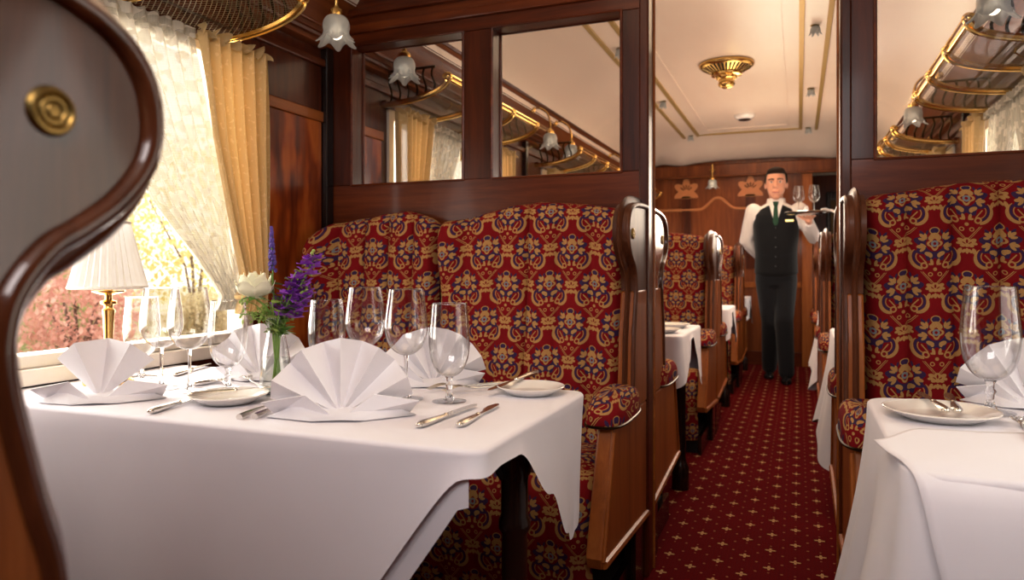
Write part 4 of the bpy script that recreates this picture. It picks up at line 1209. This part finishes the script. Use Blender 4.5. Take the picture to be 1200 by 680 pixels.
# small ceiling tulips between the gilt mouldings
cl = thing('ceiling_lamp', 'tiny tulip lamp between the right gilt ceiling mouldings, closest to the viewer', 'lamp', (.082, 4.12, 2.298))
MB().lathe([(.001,0),(.026,0),(.027,-.008),(.018,-.014),(.001,-.016)], seg=20).build('rose_plate', M['brass_old'], cl)
MB().lathe([(.012,-.014),(.021,-.020),(.023,-.032),(.021,-.042),(.027,-.052)], seg=48, mod=tulip_mod).build('glass_shade', M['frost'], cl, smooth=80, solid=.003)
for x, y, lab in ((.082, 5.55, 'tiny tulip lamp second along the right gilt ceiling mouldings'), (.082, 7.08, 'tiny tulip lamp at the far end of the right gilt ceiling mouldings'), (-.97, 5.55, 'tiny tulip lamp midway along the left gilt ceiling mouldings'), (-.97, 7.08, 'tiny tulip lamp at the far end of the left gilt ceiling mouldings'), (-.97, 4.12, 'tiny tulip lamp on the left gilt ceiling mouldings behind the partition')):
    dup(cl, (x, y, 2.294), 0, lab)
# brass ceiling ventilator
vt = thing('ceiling_ventilator', 'round brass ceiling ventilator with slotted saucer', 'ventilator', (-.425, 4.72, 2.298))
MB().lathe([(.165,0),(.170,-.008),(.166,-.018),(.150,-.030)], seg=48).build('rim', M['brass'], vt, smooth=60)
MB().lathe([(.158,-.012),(.06,-.058),(.001,-.06)], seg=48).build('inner_cone', M['dark_void'], vt, smooth=60)
b = MB()
for i in range(36):
    a = 2*PI*i/36; d = .045
    q = [(r*cos(a+w), r*sin(a+w), z) for r, z in ((.152,-.026),(.085,-.066)) for w in (-d, d)]
    b.add(q, [(0,1,3,2)])
b.build('slats', M['brass'], vt, smooth=0, solid=.003)
MB().lathe([(.092,-.058),(.098,-.066),(.092,-.076),(.070,-.082),(.066,-.090),(.060,-.098),(.048,-.104),(.048,-.120),(.052,-.126),(.046,-.140),(.034,-.150),(.020,-.156),(.001,-.158)], seg=36, mod=lambda r,z,a,t: (r*(1+.03*cos(12*a)*sst(.3,.5,t)), z)).build('boss', M['brass'], vt, smooth=40)
sd = thing('smoke_detector', 'round white smoke detector on the ceiling beyond the brass ventilator', 'smoke detector', (-.425, 6.35, 2.299))
MB().lathe([(.001,0),(.085,0),(.085,-.012),(.070,-.030),(.050,-.040),(.001,-.042)], seg=28).build('body', M['china'], sd, smooth=40)
MB().lathe([(.050,-.036),(.052,-.041),(.040,-.046),(.001,-.047)], seg=24).build('sensor', M['iron'], sd, smooth=40)

# ------------------------------------------------------------------ outside, seen through the windows
def ground_mat():
    m, nt, bs = newmat('pale_gravel')
    v = coords(nt); n = noise(nt, v, 1.1, 4); f = noise(nt, v, 14, 4, .7)
    c = mixc(nt, n.gt(.53), (.66,.58,.48), (.50,.50,.26)); c = mixc(nt, f * .6, c, (.80,.72,.62))
    nt.links.new(c, bs.inputs['Base Color']); bs.inputs['Roughness'].default_value = 1; return m
GM = ground_mat()
for nm, x0, x1 in (('ground', -40, -2.1), ('ground_far_side', 1.3, 40)):
    struct(MB().box(x0, x1, -25, 40, -.5, -.25).build(nm, GM, smooth=0))
struct(MB().box(-3.3, -2.6, -25, 40, -.25, -.05).build('trim_platform_edge', flat('sandstone', (.72,.50,.34), .9), smooth=0, bevel=.03))
def leaf_mat(name, a, b):
    m, nt, bs = newmat(name); n = noise(nt, coords(nt), 2.2, 3); nt.links.new(mixc(nt, n, a, b), bs.inputs['Base Color']); bs.inputs['Roughness'].default_value = .8
    tl = nt.nodes.new('ShaderNodeBsdfTranslucent'); tl.inputs[0].default_value = (*b, 1); mx = nt.nodes.new('ShaderNodeMixShader'); mx.inputs[0].default_value = .4
    nt.links.new(bs.outputs[0], mx.inputs[1]); nt.links.new(tl.outputs[0], mx.inputs[2]); nt.links.new(mx.outputs[0], nt.nodes['Material Output'].inputs[0]); return m
LM = {'pink': leaf_mat('pink_leaves', (.80,.48,.44), (.92,.74,.68)), 'yellow': leaf_mat('yellow_leaves', (.74,.64,.28), (.92,.84,.50)), 'green': leaf_mat('green_leaves', (.42,.50,.24), (.66,.68,.36)), 'pale': leaf_mat('pale_leaves', (.70,.62,.42), (.88,.80,.60))}
BK = flat('bark', (.20,.13,.09), .9)
def bush(x, y, r, h, kind, label, n=5200):
    root = thing('bush', label, 'bush', (x, y, -.25))
    b = MB(); rnd = random.Random(int(abs(x*31 + y*17)*10))
    for i in range(n):
        while True:
            p = Vector((rnd.uniform(-1,1), rnd.uniform(-1,1), rnd.uniform(-1,1)))
            if .35 < p.length < 1: break
        lump = 1 + .18*sin(p.x*7+x) * cos(p.z*6+y)
        c = Vector((p.x*r*lump, p.y*r*lump, h*.55 + p.z*h*.5*lump)); s = rnd.uniform(.03,.06) * (r/1.1) ** .6
        M3 = Matrix.Rotation(rnd.uniform(0, 6.28), 3, 'Z') @ Matrix.Rotation(rnd.uniform(-1.2, 1.2), 3, 'X')
        b.add([c + M3 @ Vector(q) for q in ((-s*.6,0,0),(0,-s,0),(s*.6,0,0),(0,s,0))], [(0,1,2,3)])
    b.build('foliage', LM[kind], root, smooth=0, weld=False)
    st = MB()
    for i in range(5):
        a = i*1.3; st.tube([(0,0,-.05),(.1*r*cos(a),.1*r*sin(a),h*.3),(.45*r*cos(a),.45*r*sin(a),h*.65)], lambda t: .04*(1-.7*t), 6)
    st.build('trunk', BK, root)
for x, y, r, h, kd, lb in ((-6.9, 5.2, .62, 1.4, 'pink', 'round pinkish red bush outside the first left window, behind the lamp'), (-6.6, 2.6, .8, 1.4, 'pink', 'pink leaved bush outside at the left of the first window'), (-8.6, 8.6, .55, .85, 'pale', 'low pale bush outside behind the wine glasses'),
        (-12.5, 8.2, 2.0, 3.9, 'yellow', 'yellow green tree outside behind the pink bushes'), (-13.5, 13.2, 2.2, 4.4, 'yellow', 'tall yellow tree outside beyond the lace curtain'), (-12.5, 3.4, 2.0, 3.8, 'pale', 'pale leaved tree outside the first left window'),
        (-10.2, 7.4, .8, 1.3, 'green', 'low green shrub outside between the pink bushes'), (-14, 18.5, 2.4, 4.5, 'pale', 'pale tree outside the second left window'), (-9.2, 5.6, .95, 1.5, 'green', 'green shrub outside behind the round pink bush'),
        (-17, 25, 3, 5, 'yellow', 'broad yellow tree far along the left outside'), (8, 8, 2, 3.5, 'pale', 'pale tree outside the right windows'), (9, 14, 2.5, 4, 'green', 'green tree outside the right windows')):
    bush(x, y, r, h, kd, lb)
# ------------------------------------------------------------------ the waiter
M['skin'] = flat('skin', (.62,.34,.23), .5, var=.05); M['hair'] = flat('dark_brown_hair', (.022,.011,.007), .8, var=.3, spec=.15)
M['eye'] = flat('dark_eye', (.02,.015,.012), .2); M['lip'] = flat('lip', (.36,.12,.10), .5); M['shoe'] = flat('black_shoe', (.012,.011,.012), .2, 0, .4)
M['tag'] = flat('gilt_name_tag', (.75,.60,.28), .35, .5)
WX, WY = -.19, 6.9
wt = thing('person', 'waiter in white shirt, black waistcoat and green tie walking up the aisle, carrying a tray', 'person', (WX, WY, 0))
def fw(x, f, z): return (x, -f, z)
def cap(b, a, c, ra, rb): b.capsule(fw(*a), fw(*c), ra, rb)
def remesh(b, name, mat, parent, vox, smooth_it=4):
    o = b.build('tmp', mat, None, smooth=0)
    m = o.modifiers.new('r', 'REMESH'); m.mode = 'VOXEL'; m.voxel_size = vox; m.use_smooth_shade = True
    s = o.modifiers.new('s', 'SMOOTH'); s.factor = .5; s.iterations = smooth_it
    dg = bpy.context.evaluated_depsgraph_get(); me = bpy.data.meshes.new_from_object(o.evaluated_get(dg))
    bpy.data.objects.remove(o); me.name = name
    me.polygons.foreach_set('use_smooth', [True]*len(me.polygons))
    if not me.materials: me.materials.append(mat)
    r = bpy.data.objects.new(name, me); COL.objects.link(r); r.parent = parent; return r
def loft(b, rows, seg=28, cx=0.0):
    vs = []; fs = []
    for (z, rx, ry, cf_) in rows:
        for i in range(seg):
            a = 2*PI*i/seg; ca, sa = cos(a), sin(a)
            e = lambda q: math.copysign(abs(q)**.85, q)
            vs.append((cx + rx*e(ca), -(cf_ + ry*e(sa)), z))
    for j in range(len(rows)-1):
        for i in range(seg):
            k2 = (i+1) % seg; fs.append((j*seg+i, j*seg+k2, (j+1)*seg+k2, (j+1)*seg+i))
    fs.append(tuple(range(seg-1,-1,-1))); fs.append(tuple(range((len(rows)-1)*seg, len(rows)*seg)))
    return b.add(vs, fs)
SHR, ELR, WRR = (-.195, -.01, 1.525), (-.265, -.085, 1.255), (-.135, -.17, 1.09)
SHL, ELL, WRL = (.195, .0, 1.525), (.315, .06, 1.275), (.275, .275, 1.385)
HPR, KNR, ANR = (-.080, 0, .98), (-.045, .045, .52), (-.062, -.18, .10)
HPL, KNL, ANL = (.080, 0, .98), (.070, .13, .54), (.090, .105, .09)
# body: one continuous skin surface
b = MB()
loft(b, [(.90,.15,.10,0),(1.0,.165,.105,0),(1.12,.155,.10,0),(1.30,.175,.11,0),(1.45,.185,.105,-.005),(1.54,.14,.08,-.01),(1.58,.07,.06,-.01)])
for s_, e_, w_ in ((SHR, ELR, WRR), (SHL, ELL, WRL)): cap(b, s_, e_, .052, .040); cap(b, e_, w_, .040, .028)
for h_, k_, a_ in ((HPR, KNR, ANR), (HPL, KNL, ANL)): cap(b, h_, k_, .080, .055); cap(b, k_, (a_[0], a_[1]-.03, a_[2]-.02), .055, .026)
for a_ in (ANR, ANL): cap(b, (a_[0], a_[1]-.03, .042), (a_[0], a_[1]+.13, .032), .024, .018)
cap(b, (0,-.015,1.54), (0,.0,1.68), .062, .058)
bb = b; b = MB()
HM = Matrix.Translation((0, 0, 1.655)) @ Matrix.Diagonal((1.16, 1.14, 1.15, 1)) @ Matrix.Translation((0, 0, -1.668))
b.ball(fw(0,-.005,1.79), .079, .098, .100, 24, 16); b.ball(fw(0,.028,1.735), .066, .076, .095, 24, 16); b.ball(fw(0,.060,1.665), .036, .034, .030, 16, 10)
b.ball(fw(.033,.055,1.715), .030, .030, .032, 12, 8); b.ball(fw(-.033,.055,1.715), .030, .030, .032, 12, 8)
cap(b, (0,.098,1.772), (0,.118,1.735), .010, .016)
for sx_ in (-1, 1):
    b.ball(fw(.012*sx_,.108,1.731), .010, .010, .009, 8, 6)
    b.ball(fw(.078*sx_,-.008,1.752), .010, .018, .028, 12, 8)
    cap(b, (.014*sx_,.098,1.792), (.052*sx_,.082,1.795), .009, .008)
cap(b, (-.020,.098,1.693), (.020,.098,1.693), .0085, .0085); cap(b, (-.014,.096,1.682), (.014,.096,1.682), .009, .009)
b.xf(HM); bb.add(b.v, b.f); b = bb
# carrying hand, palm up under the tray, fingers spread
PW = Vector(WRL)
pc = PW + Vector((-.008, .055, .030))
cap(b, tuple(PW), tuple(pc), .026, .030)
for i in range(4):
    q = pc + Vector((-.030 + .020*i, .018 + .006*(1 if i in (1,2) else 0), .012))
    L = (.030,.036,.035,.027)[i]; dx = -.010 + .0075*i
    q1 = q + Vector((dx*.8, L, .014)); q2 = q1 + Vector((dx*.6, L*.7, .002)); q3 = q2 + Vector((dx*.3, L*.45, -.004))
    for a_, c_, r1, r2 in ((q, q1, .0105, .0098), (q1, q2, .0098, .009), (q2, q3, .009, .0082)): cap(b, tuple(a_), tuple(c_), r1, r2)
t0_ = pc + Vector((-.028, -.018, .006)); t1_ = t0_ + Vector((-.034, .012, .018)); t2_ = t1_ + Vector((-.018, .022, .008))
cap(b, tuple(t0_), tuple(t1_), .013, .011); cap(b, tuple(t1_), tuple(t2_), .011, .009)
# resting hand behind the back
p2 = Vector(WRR); p3 = p2 + Vector((.075, -.01, -.03)); cap(b, tuple(p2), tuple(p3), .026, .028)
for i in range(4):
    q = p3 + Vector((.012, -.012, .026 - .018*i)); q1 = q + Vector((.036, .0, -.008)); q2 = q1 + Vector((.024, .014, -.006))
    cap(b, tuple(q), tuple(q1), .010, .0095); cap(b, tuple(q1), tuple(q2), .0095, .0085)
cap(b, tuple(p3 + Vector((-.01,.0,.02))), tuple(p3 + Vector((.035,.012,.055))), .012, .009)
remesh(b, 'body', M['skin'], wt, .0055, 3)
# shirt: sleeves, cuffs and yoke
b = MB()
for s_, e_, w_ in ((SHR, ELR, WRR), (SHL, ELL, WRL)):
    cap(b, s_, e_, .072, .060); m_ = Vector(e_).lerp(Vector(w_), .55); cap(b, e_, tuple(m_), .060, .050)
    cap(b, tuple(m_), tuple(Vector(e_).lerp(Vector(w_), .90)), .050, .040)
    cap(b, tuple(Vector(e_).lerp(Vector(w_), .88)), tuple(Vector(e_).lerp(Vector(w_), 1.0)), .039, .038)
loft(b, [(1.0,.165,.11,0),(1.3,.185,.118,0),(1.46,.20,.115,-.005),(1.55,.155,.085,-.01),(1.595,.080,.074,-.01)])
remesh(b, 'shirt', M['shirt'], wt, .010, 5)
cb = MB()
cb.grid(lambda u, v: fw(.073*sin(2*PI*u)*(1+.10*v), -.008 + .070*cos(2*PI*u)*(1+.10*v) + .0*v, 1.632 - .040*v - .022*sst(.5,1,abs(cos(PI*u)))*0 - (.045*v*sst(.82,1,cos(2*PI*u)))), 40, 4)
cb.build('collar', M['shirt'], wt, smooth=60, solid=.006)
# waistcoat
VR = [(.925,.150,.115,.012),(.96,.186,.132,.008),(1.05,.182,.130,.004),(1.15,.180,.128,.002),(1.28,.192,.130,0),(1.40,.200,.130,-.002),(1.48,.190,.122,-.006),(1.54,.150,.098,-.010),(1.575,.095,.084,-.012)]
b = MB(); loft(b, VR, 36)
vest = remesh(b, 'waistcoat', M['black_cloth'], wt, .010, 3)
def vfront(x, z):
    rx = interp([(r[0], r[1]) for r in VR], z); ry = interp([(r[0], r[2]) for r in VR], z); c0 = interp([(r[0], r[3]) for r in VR], z)
    return c0 + ry * (max(0, 1 - (abs(x)/rx)**2.3))**.45
def vee(u, v):
    z = lerp(1.395, 1.615, v); w_ = lerp(.004, .068, v**.9); x = lerp(-w_, w_, u); return fw(x, vfront(x, min(z, 1.57)) + .006 - .012*sst(.85,1,v), z)
MB().grid(vee, 12, 14).build('shirt_front', M['shirt'], wt, smooth=80)
def tiep(u, v):
    z = lerp(1.385, 1.60, v); w_ = interp([(0,.012),(.15,.024),(.75,.016),(.80,.014),(.88,.021),(1,.024)], v); x = lerp(-w_, w_, u)
    return fw(x, vfront(x, min(z, 1.56)) + .014 + .008*sst(.8,.9,v) - .003*abs(2*u-1) - .012*sst(.9,1,v), z)
MB().grid(tiep, 6, 20).build('necktie', M['tie'], wt, smooth=60)
for i in range(5):
    z = 1.36 - i*.085; MB().ball(fw(0, vfront(0, z) + .004, z), .008, .004, .008, 10, 6).build('button', M['shoe'], wt)
b = MB(); xx, zz = .115, 1.425; yf_ = vfront(xx, zz)
MB().box(xx - .036, xx + .036, -(yf_ + .014), -(yf_ + .002), zz - .011, zz + .011).build('name_tag', M['tag'], wt, smooth=0, bevel=.003)
for s_ in (-1, 1): MB().grid(lambda u, v, s_=s_: fw(s_*lerp(.04,.13,u), vfront(s_*lerp(.04,.13,u), 1.10) + .004, 1.105 + lerp(0,.016,v) + .01*u), 6, 2).build('pocket_welt', M['trouser'], wt, smooth=0, solid=.003)
# trousers
b = MB(); loft(b, [(.84,.16,.115,0),(.93,.178,.125,0),(1.02,.172,.12,0)])
for h_, k_, a_ in ((HPR, KNR, ANR), (HPL, KNL, ANL)):
    cap(b, (h_[0], h_[1], h_[2]-.08), k_, .102, .080); cap(b, k_, (a_[0], a_[1]+.01, a_[2]-.005), .080, .068)
remesh(b, 'trousers', M['trouser'], wt, .011, 5)
for a_, pit in ((ANR, .02), (ANL, 0)):
    sh = MB(); rows = []
    for t, w_, h_ in ((0,.028,.05),(.04,.036,.062),(.11,.038,.066),(.17,.044,.052),(.24,.045,.042),(.29,.036,.034),(.315,.015,.022)):
        rows.append([(a_[0] + w_*cos(q), -(a_[1] - .085 + t), max(.012, .012 + h_*sin(q))) for q in [PI*i/10 for i in range(11)]])
    n_ = 11; vs = [v for r in rows for v in r]; fs = []
    for j in range(len(rows)-1):
        for i in range(n_-1): fs.append((j*n_+i, j*n_+i+1, (j+1)*n_+i+1, (j+1)*n_+i))
    fs.append(tuple(range(n_))); fs.append(tuple(range((len(rows)-1)*n_, len(rows)*n_))[::-1])
    for j in range(len(rows)-1): fs.append((j*n_, (j+1)*n_, (j+1)*n_+n_-1, j*n_+n_-1))
    sh.add(vs, fs); so = sh.build('shoe', M['shoe'], wt, smooth=50)
    o_ = [(a_[0]+.040*cos(q)*(1 if sin(q) > 0 else .85), -(a_[1]+.07+.165*sin(q)), ) for q in [2*PI*i/28 for i in range(28)]]
    MB().prism(o_, 'z', 0.0, .014).build('sole', M['black_wood'], so, smooth=0)
# hair, eyes, brows, mouth
b = MB(); b.ball(fw(0,-.022,1.808), .084, .098, .094, 24, 16); b.ball(fw(0,.035,1.858), .068, .056, .032, 16, 10); b.ball(fw(.02,.050,1.862), .045, .045, .026, 12, 8)
b.ball(fw(.068,-.01,1.80), .018, .05, .05, 12, 8); b.ball(fw(-.068,-.01,1.80), .018, .05, .05, 12, 8)
b.xf(HM); remesh(b, 'hair', M['hair'], wt, .008, 2)
for s_ in (-1, 1):
    e_ = MB().ball(fw(.031*s_, .089, 1.770), .0125, .010, .0075, 12, 8).xf(HM).build('eye', M['china'], wt); MB().ball(fw(.031*s_, .096, 1.770), .0062, .005, .0062, 10, 8).xf(HM).build('iris', M['eye'], e_)
    MB().tube([fw(.013*s_,.108,1.789), fw(.032*s_,.104,1.795), fw(.053*s_,.090,1.790)], lambda t: .0045*(1-.4*t), 6).xf(HM).build('eyebrow', M['hair'], wt)
MB().tube([fw(x, .105 - 2.2*x*x, 1.688 + 2.5*x*x) for x in [-.026 + .0052*i for i in range(11)]], lambda t: .0012 + .0042*sin(PI*t), 6).xf(HM).build('mouth', M['lip'], wt)

# tray with two glasses and a napkin, carried on the fingertips
TX, TY, TZ2 = WX + .255, WY - .365, 1.462
tr = thing('serving_tray', 'round silver serving tray held up by the waiter', 'tray', (TX, TY, TZ2))
MB().lathe([(.001,0),(.150,0),(.165,.004),(.178,.012),(.182,.014),(.178,.010),(.163,.001),(.150,-.003),(.001,-.003)], seg=48).build('dish', M['silver'], tr, smooth=40)
MB().tube([(.180*cos(2*PI*i/48), .180*sin(2*PI*i/48), .0135) for i in range(48)], .003, 6, closed=True).build('rim', M['silver'], tr)
dup(wg, (TX - .065, TY + .01, TZ2 + .001), 0, "left one of the two wine glasses on the waiter's tray")
dup(wg, (TX + .055, TY - .02, TZ2 + .001), 0, "right one of the two wine glasses on the waiter's tray")
root = thing('folded_napkin', "white napkin crumpled on the waiter's tray between the glasses", 'napkin', (TX - .005, TY + .06, TZ2 + .002))
def crump(u, v):
    x = lerp(-.085, .085, u) * .32; y = lerp(-.055, .055, v); d = max(0, 1 - (x/.0275)**2) * max(0, 1 - (y/.055)**2)
    return (x, y, .004 + .072*d**.7*(.75 + .25*sin(u*17 + v*6)))
MB().grid(crump, 24, 14).build('cloth', M['napkin'], root, smooth=40, solid=.003)
root = thing('tray_cloth', "white cloth corner hanging over the right rim of the waiter's tray", 'napkin', (TX + .15, TY - .04, TZ2 + .014))
def corner(u, v):
    x = lerp(-.045, .075, u); w_ = lerp(.05, .012, u); return (x, lerp(-w_, w_, v), .010 + .012*sin(u*6 + v*3) - .03*sst(.5, 1, u) + .012*u)
MB().grid(corner, 14, 8).build('cloth', M['napkin'], root, smooth=40, solid=.004)
# ------------------------------------------------------------------ light and camera
w = bpy.data.worlds.new('sky'); SC.world = w; w.use_nodes = True
bg = w.node_tree.nodes['Background']; bg.inputs[0].default_value = (1.0, .96, .88, 1); bg.inputs[1].default_value = 1.35
def area(name, loc, rot, sx, sy, power, col=(1,1,1), spread=None):
    l = bpy.data.lights.new(name, 'AREA'); l.shape = 'RECTANGLE'; l.size = sx; l.size_y = sy; l.energy = power; l.color = col
    if spread: l.spread = spread
    o = bpy.data.objects.new(name, l); COL.objects.link(o); o.location = loc; o.rotation_euler = rot; return o
for i, (a, b_) in enumerate(WIN):
    for s, xw in ((-1, XL), (1, XR)):
        o = area('daylight', (xw + s*.10, (a+b_)/2, (WZ0+WZ1)/2), (0, s*PI/2, 0) , WZ1-WZ0, b_-a, (15 if s < 0 else 4) if i == 0 else 10, (1.0, .95, .88))
# soft photographic lamp high behind the viewer, and unseen warm fill areas added under the ceiling
area('soft_lamp', (-.25, -.55, 1.95), (rad(68), 0, rad(6)), 1.3, .6, 18, (1.0, .97, .96))
for y, p in ((1.3, 4), (3.5, 5.5), (5.5, 6.5), (7.2, 7)):
    area('ceiling_fill', (XC, y, 2.24), (0, 0, 0), .8, 1.2, p, (1.0, .78, .52))
for y, p in ((3.3, 9), (4.7, 11), (5.9, 15)):
    l = bpy.data.lights.new('aisle_fill', 'POINT'); l.energy = p; l.color = (1.0, .87, .72); l.shadow_soft_size = .3  # unseen point fill added in mid-aisle to brighten ceiling, seats and waiter
    o = bpy.data.objects.new('aisle_fill', l); COL.objects.link(o); o.location = (XC + .25, y, 1.42)
cam = bpy.data.cameras.new('camera'); co = bpy.data.objects.new('camera', cam); COL.objects.link(co)
co.location = (0, 0, 1.0); co.rotation_euler = (PI/2, 0, math.atan(336/840))
cam.sensor_width = 36; cam.lens = 25.2; cam.shift_y = -25/1200; cam.clip_start = .02
cam.dof.use_dof = True; cam.dof.focus_distance = 1.7; cam.dof.aperture_fstop = 4.6
SC.camera = co
SC.view_settings.view_transform = 'Standard'; SC.view_settings.look = 'None'; SC.view_settings.exposure = .5; SC.view_settings.gamma = 1
vs_ = SC.view_settings; vs_.use_curve_mapping = True; cm = vs_.curve_mapping; cc = cm.curves[3]
cc.points.new(.25, .205); cc.points.new(.70, .74); cm.update()
SC.cycles.max_bounces = 10; SC.cycles.transparent_max_bounces = 16; SC.cycles.transmission_bounces = 8
SC.cycles.sample_clamp_indirect = 6
